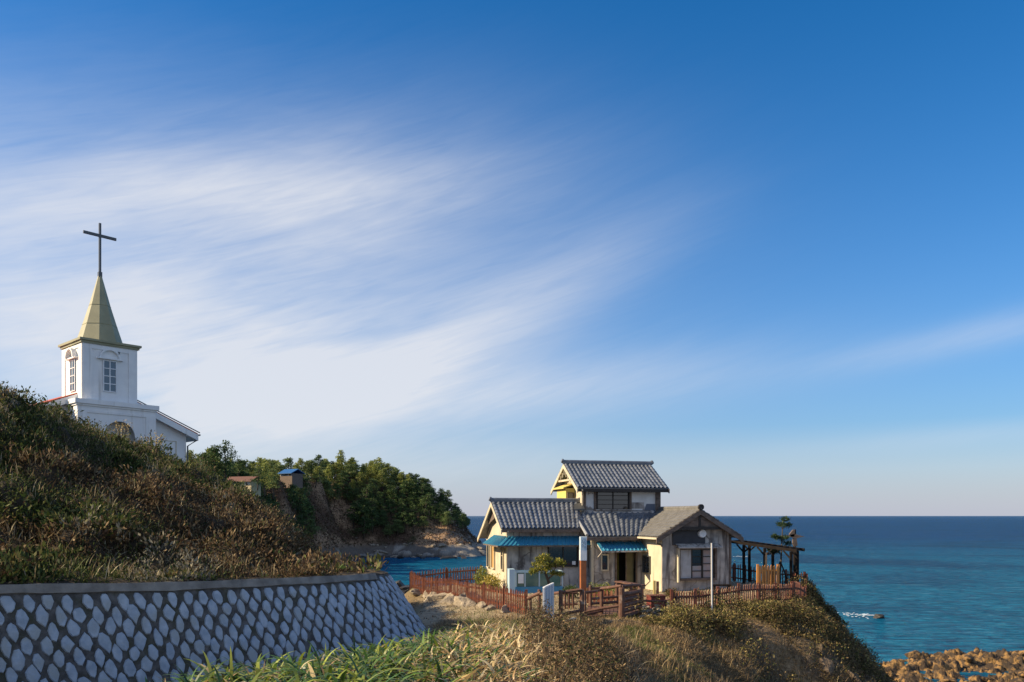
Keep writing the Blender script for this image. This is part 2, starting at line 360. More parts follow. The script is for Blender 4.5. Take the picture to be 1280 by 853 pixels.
# ------------------------------------------------------------ ground
G = -3.4
gp = [(0,0,-1.9),(0,4,-1.95),(-2,4,-2.0),(2,3,-2.0),(-3,6,-1.75),(-1,6,-1.85),(1,6,-2.1),(2.5,6,-2.7),(4,6,-3.6),(-3,8,-1.72),(-4.6,8,-2.3),(-5.6,8.5,-3.4),(-6.5,9,-3.7),
 (-9,13.6,-3.8),(-7,12.5,-3.75),(-8,9,-3.85),(-12,8,-3.9),(-5,20.2,-3.6),(-4.3,20.5,-3.55),(-3.4,18.5,-3.6),(-2.3,25,-3.5),(-1.9,22,-3.6),(-3.2,16.5,-3.5),(-4,13,-3.5),(-5.3,15,-3.7),
 (-2.7,13,-2.4),(-1.65,15,-2.45),(-.7,17,-2.4),(.2,19,-2.7),(.8,16,-2.65),(.8,12,-2.35),(-.5,12,-2.1),(-.8,9,-1.95),(-2.3,10,-1.85),(1.8,12,-3.1),(1.7,16,-3.2),(1.3,21,-3.35),(.5,23,-3.4),(-.5,21,-3.45),
 (1.6,26,G),(2,24,G),(3,22,-3.45),(2.6,19,-3.5),(3,16,-3.6),(4,20,-3.65),(5,24,-3.55),(6,27,-3.45),(4,28,G),(0,30,G),(4,32,G),(0,36,G),(8,33,G),(9,30,G),(11.5,32.7,-3.45),(13.3,36.4,G),(12,39,G),(11,41,G),(5,44,G),(0,43,G),(-1.6,40.5,G),(-4.7,38,G),(-2.5,33.5,G),(-1,30,G),(2,38,G),(7,38,G),
 (-3.6,33,-4.0),(-5.8,37,-4.5),(-6.3,40,-5),(-2.1,29.5,-3.9),(-1.0,27.5,-3.6),(-6.5,43,-4.4),(-8,48,-9),(-9,55,-13.5),(-9,40,-6),(-8,34,-5),(-5,30,-4.2),
 (5.3,22,-4.25),(7,24,-4.7),(6.8,20,-5.6),(9,25,-5.9),(8,20,-7),(4.6,17,-4.7),(6,15,-6.6),(3.7,12,-4.7),(6,10,-6.8),(11,21,-8.6),(15,26,-9.5),(18,32,-10.8),(12,28,-6.0),(10,27,-5.2),(8.8,27.6,-4.2),(13.2,31.5,-5.6),(14.4,35,-5.2),
 (17.6,37,-9),(16.2,36,-6.8),(14.7,36,-4.5),(20,36,-13),(19,42,-13),(16,44,-9),(14,42,-5),(22,28,-13.5),(18,20,-13),(13,12,-13),(10,4,-10),(5,1,-4),
 (5,47.5,-8),(0,47,-8),(10,46,-8),(-4,45.5,-8),(5,52,-13.5),(-2,52,-13.5),(15,50,-13.5),(-20,20,-4.5),(-20,40,-6),(-14,30,-5),(-30,10,-4.5),(-12,50,-11),(-20,60,-13),
 (0,-10,-2),(-20,-10,-3.5),(15,-10,-12),(30,20,-14),(30,45,-14),(-15,70,-14),(20,65,-14),(-40,75,-14),(-45,20,-5),(10,60,-14)]
grb = RBF(gp)
def axis(segs):
    o = []
    for a, b, st in segs: o += list(np.arange(a, b, st))
    return np.array(o)
gx = axis([(-60, -14, 1.5), (-14, 22, .16), (22, 36, .8)]); gy = axis([(-12, 4, 1.0), (4, 46, .17), (46, 72, .8)])
GX, GY = np.meshgrid(gx, gy)
gz = grb(GX, GY)
e = 1e-2
slope = np.hypot((grb(GX+.5, GY)-gz)/.5, (grb(GX, GY+.5)-gz)/.5)
rk = smooth(.35, 1.1, slope)*smooth(-3.4, -4.6, gz)
w1, _ = worley(GX*.8+GY*.45+fbm(GX,GY,2), GY*.5+gz*.4, 3); w2, _ = worley(GX*2.2, GY*2.2+gz*1.5, 4)
gz = gz+rk*((fbm(GX*.55, GY*.55+gz*.3, 11, 5)-.5)*2.4+(w1-.5)*.7+(w2-.4)*.25)
gz = gz+(fbm(GX*.9, GY*.9, 21, 4)-.5)*.16*(1-rk)+rk*((fbm(GX*2.6+GY*2.2, (GX-GY)*.5, 23, 4)-.5)*.5)
# flat yard about the house
yard = smooth(25, 28, GY)*(1-smooth(41, 43, GY))*smooth(-4.4, -3.2, GX+(38-GY)*.0)*(1-smooth(10, 13, GX))
gz = gz*(1-.5*yard)+(G*.5)*yard
NX = len(gx)
def gh(x, y):
    x = np.clip(np.asarray(x, float), gx[0], gx[-1]-.01); y = np.clip(np.asarray(y, float), gy[0], gy[-1]-.01)
    i = np.clip(np.searchsorted(gx, x, 'right')-1, 0, len(gx)-2); j = np.clip(np.searchsorted(gy, y, 'right')-1, 0, len(gy)-2)
    fx = (x-gx[i])/(gx[i+1]-gx[i]); fy = (y-gy[j])/(gy[j+1]-gy[j])
    return (gz[j, i]*(1-fx)+gz[j, i+1]*fx)*(1-fy)+(gz[j+1, i]*(1-fx)+gz[j+1, i+1]*fx)*fy
def gridfaces(ny, nx):
    a = (np.arange(ny-1)[:, None]*nx+np.arange(nx-1)[None, :]).ravel(); return np.stack([a, a+1, a+nx+1, a+nx], 1)
def terrainmat():
    m = bpy.data.materials.new('ground_soil_and_rock'); m.use_nodes = True; t = m.node_tree; b = t.nodes['Principled BSDF']; b.inputs['Roughness'].default_value = .95
    b.inputs['Specular IOR Level'].default_value = .2
    at = t.nodes.new('ShaderNodeAttribute'); at.attribute_name = 'Col'; g = t.nodes.new('ShaderNodeNewGeometry')
    n = t.nodes.new('ShaderNodeTexNoise'); n.inputs['Scale'].default_value = 3.5; n.inputs['Detail'].default_value = 10; n.inputs['Roughness'].default_value = .7; t.links.new(g.outputs['Position'], n.inputs['Vector'])
    r = t.nodes.new('ShaderNodeMapRange'); r.inputs[1].default_value = .3; r.inputs[2].default_value = .7; r.inputs[3].default_value = .55; r.inputs[4].default_value = 1.4; t.links.new(n.outputs[0], r.inputs[0])
    x = t.nodes.new('ShaderNodeVectorMath'); x.operation = 'SCALE'; t.links.new(at.outputs[0], x.inputs[0]); t.links.new(r.outputs[0], x.inputs['Scale']); t.links.new(x.outputs[0], b.inputs['Base Color'])
    bn = t.nodes.new('ShaderNodeBump'); bn.inputs['Distance'].default_value = .06; t.links.new(n.outputs[0], bn.inputs['Height']); t.links.new(bn.outputs[0], b.inputs['Normal'])
    return m
M_['terrain'] = terrainmat()
def lerp(a, b, f): return a*(1-f[..., None])+np.array(b)*f[..., None]
def seg(x, y, pts, wd, soft):
    best = np.full(x.shape, 99.)
    for (ax, ay), (bx, by) in zip(pts[:-1], pts[1:]):
        t = np.clip(((x-ax)*(bx-ax)+(y-ay)*(by-ay))/((bx-ax)**2+(by-ay)**2), 0, 1); best = np.minimum(best, np.hypot(x-ax-t*(bx-ax), y-ay-t*(by-ay)))
    return 1-smooth(wd, wd+soft, best)
col = np.ones(GX.shape+(3,))*np.array([.17, .125, .07])
col = lerp(col, (.11, .095, .045), smooth(.48, .62, fbm(GX*.5, GY*.5, 31)))
col = lerp(col, (.33, .27, .18), yard*.9)                                     # sandy yard
# bare clay stripe and rock on the seaward slope
col = lerp(col, (.12, .085, .055), rk)
col = lerp(col, (.24, .165, .095), rk*smooth(.42, .6, fbm(GX*.35+GY*.3, (GX-GY)*.12, 41)))
clay = seg(GX, GY, [(7.8, 28.0), (8.9, 26.6), (10.2, 25.2), (11.2, 23.5)], .35, .5)
col = lerp(col, (.30, .205, .115), clay*.9)
col = lerp(col, (.10, .085, .07), rk*smooth(.5, .62, fbm(GX*1.2, GY*1.2+gz, 42)))
# worn path
pth = seg(GX, GY, [(-8, 8), (-7, 12), (-3.6, 18.5), (-2, 23.5), (0.4, 25.2), (4, 27)], 1.6, .4)
col = lerp(col, (.26, .25, .235), pth*(1-yard))
grd = npmesh('ground', np.stack([GX, GY, gz+H0], -1).reshape(-1, 3), gridfaces(len(gy), NX), M_['terrain'], cols=col.reshape(-1, 3), sm=True)
tag(grd, kind='structure')
# ------------------------------------------------------------ stone retaining wall (top xyz, foot xyz)
WT = [(-24,4,-1.3),(-15.5,9.8,-1.3),(-12.4,12.9,-1.32),(-9.92,15.5,-1.364),(-8.91,16.5,-1.436),(-7.7,17.5,-1.5),(-6.46,19,-1.56),(-5.04,21,-1.64),(-4.25,22.5,-1.70),(-3.79,24,-1.76),(-3.85,25.1,-1.8),(-4.6,26.3,-1.9),(-6,28,-2.1),(-8,31,-2.6)]
WB = [(-23.6,3.6,-4.1),(-15.15,9.45,-4.0),(-12.05,12.55,-3.95),(-9.55,15.1,-3.9),(-8.5,16.1,-3.86),(-7.3,17.1,-3.82),(-6.0,18.5,-3.78),(-4.45,20.3,-3.7),(-3.3,21.8,-3.68),(-2.55,24,-3.66),(-2.8,26.4,-3.75),(-3.9,28,-4.2),(-5.3,29.8,-4.7),(-7.4,32.6,-5.4)]
def resample(A, n, s=None):
    A = np.array(A, float); d = np.r_[0, np.cumsum(np.hypot(*np.diff(A[:, :2], axis=0).T))]
    if s is None: s = np.linspace(0, 1, n)
    # catmull-like smoothing through dense linear + moving average
    t = np.linspace(0, 1, 1200); D = np.stack([np.interp(t*len(A)-t, np.arange(len(A)), A[:, i]) for i in range(3)], 1)
    k = np.ones(61)/61; D2 = D.copy()
    for i in range(3): D2[30:-30, i] = np.convolve(D[:, i], k, 'valid')
    return D2
WTd, WBd = resample(WT, 0), resample(WB, 0)
arc = np.r_[0, np.cumsum(np.linalg.norm(np.diff(WTd, axis=0), axis=1))]; arcb = np.r_[0, np.cumsum(np.linalg.norm(np.diff(WBd, axis=0), axis=1))]
def wallpt(s, t, off=0.):
    """s = arclength on top, t = 0 top..1 foot"""
    f = np.interp(s, arc, np.arange(1200)); i = int(min(f, 1198)); r = f-i
    a = Vector(WTd[i]*(1-r)+WTd[i+1]*r); b = Vector(WBd[i]*(1-r)+WBd[i+1]*r); p = a.lerp(b, t)
    j = max(0, min(1197, i-2)); k = min(1199, i+3)
    ta = Vector(WTd[k]-WTd[j]).lerp(Vector(WBd[k]-WBd[j]), t); nrm = (b-a).cross(ta).normalized()
    if nrm.z < 0: nrm = -nrm
    p = p+nrm*off; p.z += H0; return p
wall = empty('retaining_wall', (-6.5, 19, H0-3.8)); tag(wall, 'long battered retaining wall of pale lozenge stones in dark mortar below the hillside', 'wall')
wl = Vector(wall.location)
mb = MB(); S0, S1 = 0, arc[-1]; ns = 150
for i in range(ns+1):
    s = S0+(S1-S0)*i/ns
    for t in (0, .33, .66, 1.08): mb.v.append(tuple(wallpt(s, t)-wl))
    if i: 
        for k in range(3): a = (i-1)*4+k; mb.f.append((a, a+1, a+5, a+4))
mb.build('mortar_face', M_['mortar'], wall, sm=True)
# stones
stones = [[], []]
def stone_material():
    m = mat('pale_blue_grey_stone', (.34, .42, .52), (.23, .30, .39), 5, .8, .012, 30, c3=(.27, .32, .36)); t = m.node_tree
    return m
mbs = MB(); sw, rh = .35, .285
s_corner = np.interp(np.argmin(np.abs(WTd[:, 0]+4.0)+np.abs(WTd[:, 1]-23.2)), np.arange(1200), arc)
row = 0; nst = 0
s = 2.0
Ht = 2.2
ncol = int((S1-4)/(sw/2))
for ci in range(ncol):
    for r_ in range(6):
        s = 2.0+ci*sw/2+random.gauss(0, .012)
        yy = (.34 if True else 0)+r_*rh*2+(ci % 2)*rh+random.gauss(0, .022)-.12*0
        # height of the wall here
        a = wallpt(s, 0); b = wallpt(s, 1); L = (a-b).length
        stretch = np.interp(s, [s_corner, s_corner+2.0], [1, 1.0])
        cy = yy; s += (yy-1)*.13
        over = s > s_corner+.1
        top = .06 if over else .17
        if over: cy = yy-.14
        hh = random.uniform(.195, .27); ww = random.uniform(.108, .150); tilt = random.gauss(.13, .05)
        if cy+hh*.7 > L+.15: continue
        pts = []
        m = 9
        for j in range(m):
            an = 2*pi*j/m+random.uniform(-.18, .18); ca, sa = cos(an), sin(an)
            # superellipse between ellipse and diamond
            q = (abs(ca)**1.27+abs(sa)**1.27)**(-1/1.27); rr = q*random.uniform(.84, 1.07)
            dx, dy = ca*rr*ww, sa*rr*hh; dx += dy*tilt
            pts.append((dx, dy))
        pts = [(dx, max(cy+dy, top+random.uniform(0, .02))) for dx, dy in pts]
        if max(p[1] for p in pts)-min(p[1] for p in pts) < .09: continue
        base = [wallpt(s+dx, y/L, .002)-wl for dx, y in pts]; cxm = sum(p[0] for p in pts)/m; cym = sum(p[1] for p in pts)/m
        off = random.uniform(.022, .045)
        tp = [wallpt(s+cxm+(dx-cxm)*.86, (cym+(y-cym)*.9)/L, off+random.uniform(-.006, .006))-wl for dx, y in pts]
        k = len(mbs.v); mbs.v += [tuple(v) for v in base+tp]; mbs.v.append(tuple(wallpt(s+cxm, cym/L, off+.008)-wl))
        for j in range(m):
            j2 = (j+1) % m; mbs.f.append((k+j, k+j2, k+m+j2, k+m+j)); mbs.f.append((k+m+j, k+m+j2, k+2*m))
        nst += 1
mbs.build('stone_facing', stone_material(), wall)
mb = MB(); i0 = 0
ss = np.linspace(0, s_corner+.05, 90)
for i, s in enumerate(ss):
    a = wallpt(s, 0); b = wallpt(s, .15/ (wallpt(s,0)-wallpt(s,1)).length); n = (wallpt(s, 0, 1)-a); nh = Vector((n.x, n.y, 0)).normalized()
    jt = .01*sin(s*3)+.008*sin(s*7.7)
    q = [b+n*.0, b+n*.06-Vector((0, 0, jt)), a+n*.06+Vector((0, 0, .03+jt*.5)), a-nh*.32+Vector((0, 0, .03+jt*.5)), a-nh*.32-Vector((0, 0, .2))]
    mb.v += [tuple(v-wl) for v in q]
    if i:
        k = (i-1)*5
        for j in range(4): mb.f.append((k+j, k+j+1, k+j+6, k+j+5))
n5 = len(mb.v); mb.f += [(0, 1, 2, 3, 4), (n5-1, n5-2, n5-3, n5-4, n5-5)]
mb.build('coping', M_['coping'], wall)
# ------------------------------------------------------------ hillside behind the wall
hp = [tuple(p) for p in WT]+[(-15.6,24,3.7),(-14,26,2.65),(-11.9,27,1.55),(-9.5,28,.65),(-8.1,27.3,-.1),(-6.8,27,-1.05),(-5.3,26,-1.7),
 (-13,20,.9),(-11,21.5,.4),(-9.2,22.5,-.2),(-7.4,23.5,-.8),(-18,16,1.4),(-24,14,3),(-30,20,6),(-20,22,4.3),(-30,4,1),(-40,10,4),(-26,30,6),(-21,30,4.2),(-16,32,2.6),(-12,32,1.3),(-9.5,33,-.2),(-8,33,-1.8),
 (-16.7,38,1.9),(-20.5,38,3.1),(-25,38,4.6),(-12,38,-.6),(-30,44,5),(-27,50,3.5),(-24,50,3.1),(-20,48,2.3),(-15.5,50,-.8),(-22,56,3.2),(-32,56,3.6),(-35,50,4),(-18,58,.8),(-14,60,-3),(-28,62,3.4),(-40,60,4),(-30,75,2),(-20,70,-1),(-45,85,0),(-60,50,5),(-60,20,6),(-60,90,1),
 (-9.5,36,-3.5),(-10.5,45,-5),(-12,58,-8),(-16,70,-9),(-26,88,-11)]
hrb = RBF(hp)
Bc = np.vstack([WTd[:, :2], np.stack([np.interp(np.linspace(0, 4, 500), range(5), q) for q in ([-8, -9.5, -10.5, -12, -26], [31, 36, 45, 58, 92])], 1)[1:]])
ab = np.r_[0, np.cumsum(np.hypot(*np.diff(Bc, axis=0).T))]
su = np.r_[np.linspace(0, 14, 30, endpoint=False), np.linspace(14, 42, 230, endpoint=False), np.linspace(42, ab[-1], 90)]
su = su[su <= ab[-1]]
Bx, By = np.interp(su, ab, Bc[:, 0]), np.interp(su, ab, Bc[:, 1])
fr = su/ab[-1]; Ix = np.interp(fr, [0, .25, .5, 1], [-70, -70, -75, -75]); Iy = np.interp(fr, [0, .22, .42, .62, 1], [-5, 35, 62, 85, 110])
tt = np.linspace(0, 1, 240)**2.0
HX = Bx[None, :]*(1-tt[:, None])+Ix[None, :]*tt[:, None]; HY = By[None, :]*(1-tt[:, None])+Iy[None, :]*tt[:, None]
def lumps(x, y):
    a, _ = worley(x*.62+.3*fbm(x, y, 5), y*.62, 8); b, _ = worley(x*1.6, y*1.6, 9)
    return (.62-a)*.75+(.5-b)*.28+(fbm(x*.3, y*.3, 55)-.5)*.5
hillz = hrb(HX, HY); edge = smooth(.0, 2.0, np.hypot(HX-Bx[None, :], HY-By[None, :]))
HZ = hillz+edge*lumps(HX, HY)*1.65+.02-.50*edge-.55*edge*smooth(-8.2, -5.6, HX)*(HY < 31)
pd = ((HX+28.5)**2/60+(HY-56)**2/60); HZ = np.where(pd < 1, hillz, HZ)
HXf = np.vstack([HX[0]*.985-.0+0, HX]); 
V = np.stack([HX, HY, HZ+H0], -1)
# skirt down to the lower ground along the boundary
sk = V[0].copy(); sk[:, 2] -= 5; sk[:, 0] -= .4
V = np.vstack([sk[None], V]); ny, nx = V.shape[:2]
hillo = npmesh('hillside', V.reshape(-1, 3), gridfaces(ny, nx), M_['hillsoil'], sm=True); tag(hillo, kind='structure')
# hillside shrubs: leaves scattered over the mounds
PXs = lambda p: (p[:, 0]/p[:, 1]*F+640, 645-(p[:, 2]-H0)/p[:, 1]*F)
def scatter_grid(X, Y, Z, n, cond=None, seed=0):
    """area-uniform random points + normals on a structured grid (H0 added)"""
    Vv = np.stack([X, Y, Z+H0], -1); a = Vv[:-1, :-1]; b = Vv[:-1, 1:]; c = Vv[1:, 1:]; d = Vv[1:, :-1]
    nr = np.cross(c-a, d-b); ar = np.linalg.norm(nr, axis=2)/2; nr = nr/(2*ar[..., None]+1e-12); nr = np.where(nr[..., 2:] < 0, -nr, nr)
    cen = (a+c)/2; wgt = ar.copy()
    if cond is not None: wgt = wgt*cond(cen)
    w = wgt.ravel()/wgt.sum(); k = rng.choice(len(w), n, p=w); u = rng.random(n)[:, None]; v = rng.random(n)[:, None]
    A, B_, C_, D_ = (q.reshape(-1, 3)[k] for q in (a, b, c, d)); p = (A*(1-u)+B_*u)*(1-v)+(D_*(1-u)+C_*u)*v
    return p, nr.reshape(-1, 3)[k], wgt.sum()
def inview(m=60):
    def f(c):
        px = c[..., 0]/np.maximum(c[..., 1], .1)*F+640; py = 645-(c[..., 2]-H0)/np.maximum(c[..., 1], .1)*F
        return ((px > -m*2) & (px < 1280+m) & (c[..., 1] > 3) & (py < 853+m*2))*1.0
    return f
def hcond(c):
    v = inview(90)(c)*(c[..., 1] < 36)*(c[..., 0] > -26)*(1-smooth(-5.4, -4.4, c[..., 0])); return v
n = 330000
p, nr, ar = scatter_grid(HX, HY, HZ, n, hcond)
print('hill area', ar)
# tufts: gather leaves into sprigs
tuft = fbm(p[:, 0]*3.1, p[:, 1]*3.1+p[:, 2]*2, 77, 3)
lift = rng.random(n)**1.5*(.06+.52*smooth(.44, .62, tuft))
p = p+nr*lift[:, None]+rng.normal(0, .02, (n, 3))
greenness = smooth(.42, .58, fbm(p[:, 0]*.33+3, p[:, 2]*.5+p[:, 1]*.2, 61, 3)+.16*smooth(-.5, 3.0, p[:, 2]-H0-.15*(p[:, 1]-22))-.09+.10*smooth(.2, 1.6, p[:, 2]-H0)+.07*smooth(-9, -6, p[:, 0]))
brown = pal([(.16, .10, .05), (.10, .06, .035), (.22, .15, .08), (.065, .04, .025), (.30, .22, .12), (.12, .085, .04)], n)
green = pal([(.055, .085, .022), (.08, .11, .03), (.035, .06, .02), (.12, .14, .04), (.14, .13, .045)], n)
grey = pal([(.22, .20, .15), (.30, .28, .21)], n)
gk = rng.random(n) < greenness*.85+.08; cols = np.where(gk[:, None], green, brown)
gg = (smooth(.64, .76, fbm(p[:, 0]*.8, p[:, 1]*.8, 63))*.7 > rng.random(n)); cols = np.where(gg[:, None], grey, cols)
cols = cols*.82
v1 = leaves(p, rng.uniform(.05, .12, n)*(.8+.9*smooth(.4, .7, fbm(p[:, 0]*.9, p[:, 1]*.9+p[:, 2], 64))), cols, nrm=nr+np.array([0, 0, .4]), asp=.36, spread=.75)
# upright twigs
m = 16000; q, nq, _ = scatter_grid(HX, HY, HZ, m, hcond)
q = q+nq*.1; v2 = blades(q, rng.uniform(0, 2*pi, m), rng.uniform(.2, .55, m), rng.uniform(.012, .03, m), pal([(.28, .22, .13), (.16, .11, .06), (.10, .12, .04), (.36, .31, .2)], m), lean=rng.uniform(0, .8, m), droop=.25, k=2)
def hfar(c): return (1-hcond(c))*(c[..., 1] < 95)*(c[..., 1] > 5)*(c[..., 0] > -48)*(((c[..., 0]+28.5)**2/60+(c[..., 1]-56)**2/60) > 1)
n = 110000; p, nr, _ = scatter_grid(HX, HY, HZ, n, hfar); p = p+nr*(rng.random(n)*.35)[:, None]
v3 = leaves(p, rng.uniform(.14, .34, n), np.where((rng.random(n) < .5)[:, None], pal([(.12, .08, .045), (.18, .13, .07), (.08, .055, .03)], n), pal([(.055, .085, .022), (.10, .11, .035)], n)), nrm=nr+np.array([0, 0, .4]), asp=.45)
v, f, c = join([v1, v2, v3]); o = npmesh('hillside_shrubs', v, f, DRY, cols=c); tag(o, 'dense brown and green shrubs covering the hillside above the stone wall', 'shrubs', kind='stuff')
# ------------------------------------------------------------ rocks
def rock_mesh(seed, sub=3, n=16, sq=(1, .8, .6), rough=.05):
    r = random.Random(seed); bm = bmesh.new(); bmesh.ops.create_icosphere(bm, subdivisions=sub, radius=1)
    pl = []
    for i in range(n):
        v = Vector((r.gauss(0, 1), r.gauss(0, 1), r.gauss(0, 1))).normalized(); pl.append((v, r.uniform(.5, .95)))
    for v in bm.verts:
        d = v.co.normalized(); rr = min([1.1]+[h/d.dot(q) for q, h in pl if d.dot(q) > .2])
        v.co = d*rr*(1+r.uniform(-rough, rough)); v.co = Vector((v.co.x*sq[0], v.co.y*sq[1], v.co.z*sq[2]))
    me = bpy.data.meshes.new('boulder'); bm.to_mesh(me); bm.free(); return me
def rock(name, me, m, loc, s, rz=None, label=None, cat='rock', group=None, tilt=.3):
    me2 = me.copy(); me2.materials.clear(); me2.materials.append(m)
    o = bpy.data.objects.new(name, me2); C.objects.link(o); o.location = loc
    o.scale = s if isinstance(s, tuple) else (s, s, s); o.rotation_euler = (random.uniform(-tilt, tilt), random.uniform(-tilt, tilt), random.uniform(0, 6.28) if rz is None else rz)
    return tag(o, label, cat, group)
RK = [rock_mesh(i, 3, 9) for i in range(6)]
RKB = [rock_mesh(20+i, 4, 26, (1, .85, .7), .03) for i in range(4)]
# lone rock in the water
p = P(1099, 772, 94); rock('sea_rock', RKB[0], M_['darkrock'], (p.x, p.y, .15), (1.0, .8, .75), .3, 'small black rock standing alone in the open water, foam to its left', 'rock', tilt=.05)
p = P(1063, 789, 80); 
# ochre reef bottom right
rx = np.arange(20, 52, .13); ry = np.arange(48, 71, .14); RX, RY = np.meshgrid(rx, ry)
mask = RBF([(24,57,.1),(27,60,.35),(29,56,.5),(32,63,.75),(36,66,.9),(39,64,.95),(42,66,.55),(46,66,.3),(35,58,.6),(40,58,.6),(45,60,.6),(50,66,.0),(27,64,-.5),(32,68,-.5),(37,69.8,-.4),(42,71,-.6),(48,71,-.6),(22,62,-.6),(21,54,-.1),(24,50,.3),(34,50,.4),(45,50,.5),(34,60.5,.15),(37.5,61,-.15),(33,58.5,.1),(52,60,.3),(20,48,0)])(RX, RY)
a1, c1 = worley(RX*.55, RY*.62, 71); a2, c2 = worley(RX*.95+fbm(RX, RY, 6)*1.5, RY*1.25, 72); a3, c3_ = worley(RX*2.3+fbm(RX*2, RY*2, 16), RY*2.8, 73)
rg_ = 1-2*np.abs(fbm(RX*.8+RY*.3, RY*1.3, 77, 5)-.5); RZ = mask*.6-.62+rg_**2*.62+np.minimum(.22, .55-a1)*.6*np.clip(mask+.4, 0, 1)+(c1-.5)*.5*np.clip(mask+.3, 0, 1)+(np.minimum(.16, .5-a2)*.5+(c2-.5)*.85+np.minimum(.15, .5-a3)*.3+(c3_-.5)*.32+(fbm(RX*2, RY*2, 75)-.5)*.5)*np.clip(mask*1.5+.5, 0, 1)
RZ = np.maximum(RZ, -1.2)
o = npmesh('rock_reef', np.stack([RX, RY, RZ], -1).reshape(-1, 3), gridfaces(len(ry), len(rx)), M_['goldrock']); tag(o, kind='structure')
for i in range(30):
    while True:
        x, y = random.uniform(24, 47), random.uniform(54, 69); j = min(len(ry)-1, int((y-48)/.14)); k = min(len(rx)-1, int((x-20)/.13))
        if mask[j, k] > .1 and RZ[j, k] > .05: break
    s = random.uniform(.3, .8); rock('reef_boulder', RK[i % 6], M_['goldrock'], (x, y, RZ[j, k]), (s, s*random.uniform(.7, 1), s*random.uniform(.6, 1)), None, 'craggy ochre boulder on the tidal reef in the lower right corner', 'boulder', 'boulders on the ochre reef')
# ------------------------------------------------------------ far headland
def zp(px, py, Y): return ((px-640)/F*Y, Y, H0+(645-py)/F*Y)
def zz(px, Y, z): return ((px-640)/F*Y, Y, z)
hd = [zp(200,602,170),zp(260,606,175),zp(310,609,180),zp(350,600,200),zp(400,597,232),zp(430,594,255),zp(470,603,262),zp(520,618,262),zp(550,634,262),zp(572,653,262),zp(588,668,262),zz(600,262,3),
 zz(425,226,.3),zz(450,229,.4),zz(480,231,.4),zz(540,233,.4),zz(590,238,.4),zz(609,248,.5),zz(613,262,.2),zz(450,234,2.2),zz(500,237,2.5),zz(550,238,2.5),zz(590,243,3),
 zz(420,236,7),zz(440,240,9),zz(480,244,8.5),(zz(520,246,8)),zz(560,248,8.5),zz(585,252,5.5),zz(480,252,15),zz(530,254,13),zz(440,248,17),
 zz(400,222,12),zz(370,210,12),zz(340,196,9),zz(300,172,12),zz(380,200,4),zz(340,180,2),zz(400,212,3),zz(410,214,-1.5),zz(350,172,-2),zz(300,150,0),zz(250,150,6),zz(200,140,8),
 zz(430,220,-2),zz(480,224,-2),zz(540,226,-2),zz(600,230,-2),zz(622,245,-2.5),zz(625,265,-2.5),zz(605,285,-2),zz(585,280,3),zz(550,290,8),zz(480,300,12),zz(420,300,14),zz(350,260,14),zz(250,230,16),zz(200,200,14),zz(560,320,-3),zz(450,345,-3),zz(300,330,-2),zz(150,250,5)]
hdr = RBF(hd)
hx = np.arange(-105, -2, .55); hy = np.arange(140, 330, .8); HX2, HY2 = np.meshgrid(hx, hy); hz2 = hdr(HX2, HY2)
sl = np.hypot((hdr(HX2+1, HY2)-hz2), (hdr(HX2, HY2+1)-hz2)); low = smooth(5, .5, hz2)*smooth(-1.5, .2, hz2)
wa, wc = worley(HX2*.35, HY2*.3, 81); wb, _ = worley(HX2*1.1, HY2*.9, 82)
hz2 = hz2+low*((wc-.45)*1.3+(.5-wa)*1.0+(.5-wb)*.6)+(1-low)*smooth(.3, 1.0, sl)*((fbm(HX2*.16, HY2*.16, 83)-.5)*5+(wa-.5)*1.6)*smooth(0, 3, hz2)
def hh2(x, y):
    i = np.clip(((np.asarray(x)-hx[0])/.55).astype(int), 0, len(hx)-1); j = np.clip(((np.asarray(y)-hy[0])/.8).astype(int), 0, len(hy)-1); return hz2[j, i]
cc = np.ones(HX2.shape+(3,))*np.array([.10, .062, .04]); cc = lerp(cc, (.055, .055, .025), smooth(.45, .6, fbm(HX2*.12, HY2*.12, 84)))
cc = lerp(cc, (.36, .24, .15), smooth(.56, .66, fbm(HX2*.09+4, HY2*.07+hz2*.05, 85))*smooth(.25, .6, sl))
cc = lerp(cc, (.13, .11, .09), smooth(4.5, 2.5, hz2)); cc = lerp(cc, (.27, .24, .20), smooth(4, 2.5, hz2)*(wc > .72)); cc = lerp(cc, (.05, .045, .04), smooth(.8, .3, hz2))
tipm = smooth(-22, -14, HX2)*smooth(14, 9, hz2); cc = lerp(cc, (.24, .22, .19), tipm*smooth(.35, .6, fbm(HX2*.4, HY2*.4, 88)))
o = npmesh('headland', np.stack([HX2, HY2, hz2], -1).reshape(-1, 3), gridfaces(len(hy), len(hx)), M_['terrain'], cols=cc.reshape(-1, 3)); tag(o, kind='structure')
# dark skerries beside the cove and pale boulders on the far beach
for px, py, s in ((455, 0, 1.2), (470, 0, .9), (500, 0, 1.3), (528, 0, 1.0), (561, 0, 1.5), (580, 0, 1.2)):
    Y = 225+random.uniform(0, 3); rock('shore_rock', RK[random.randrange(6)], M_['darkrock'], ((px-640)/F*Y, Y, .1), (s*1.6, s, s*.6), None, 'dark wave-washed rock at the waterline of the far headland', 'rock', 'rocks along the far waterline')
for i in range(34):
    px = random.uniform(440, 608); Y = random.uniform(229, 240)+max(0, px-570)*.3; x = (px-640)/F*Y; s = random.uniform(.5, 1.5)
    rock('beach_rock', RK[i % 6], M_['rock'] if i % 2 else M_['palerock'], (x, Y, float(np.interp(x, hx, hz2[int((Y-140)/.8)]))+s*.2), (s*1.2, s, s*.8), None, 'pale rough rock on the stony beach below the headland pines', 'rock', 'rocks on the headland beach')
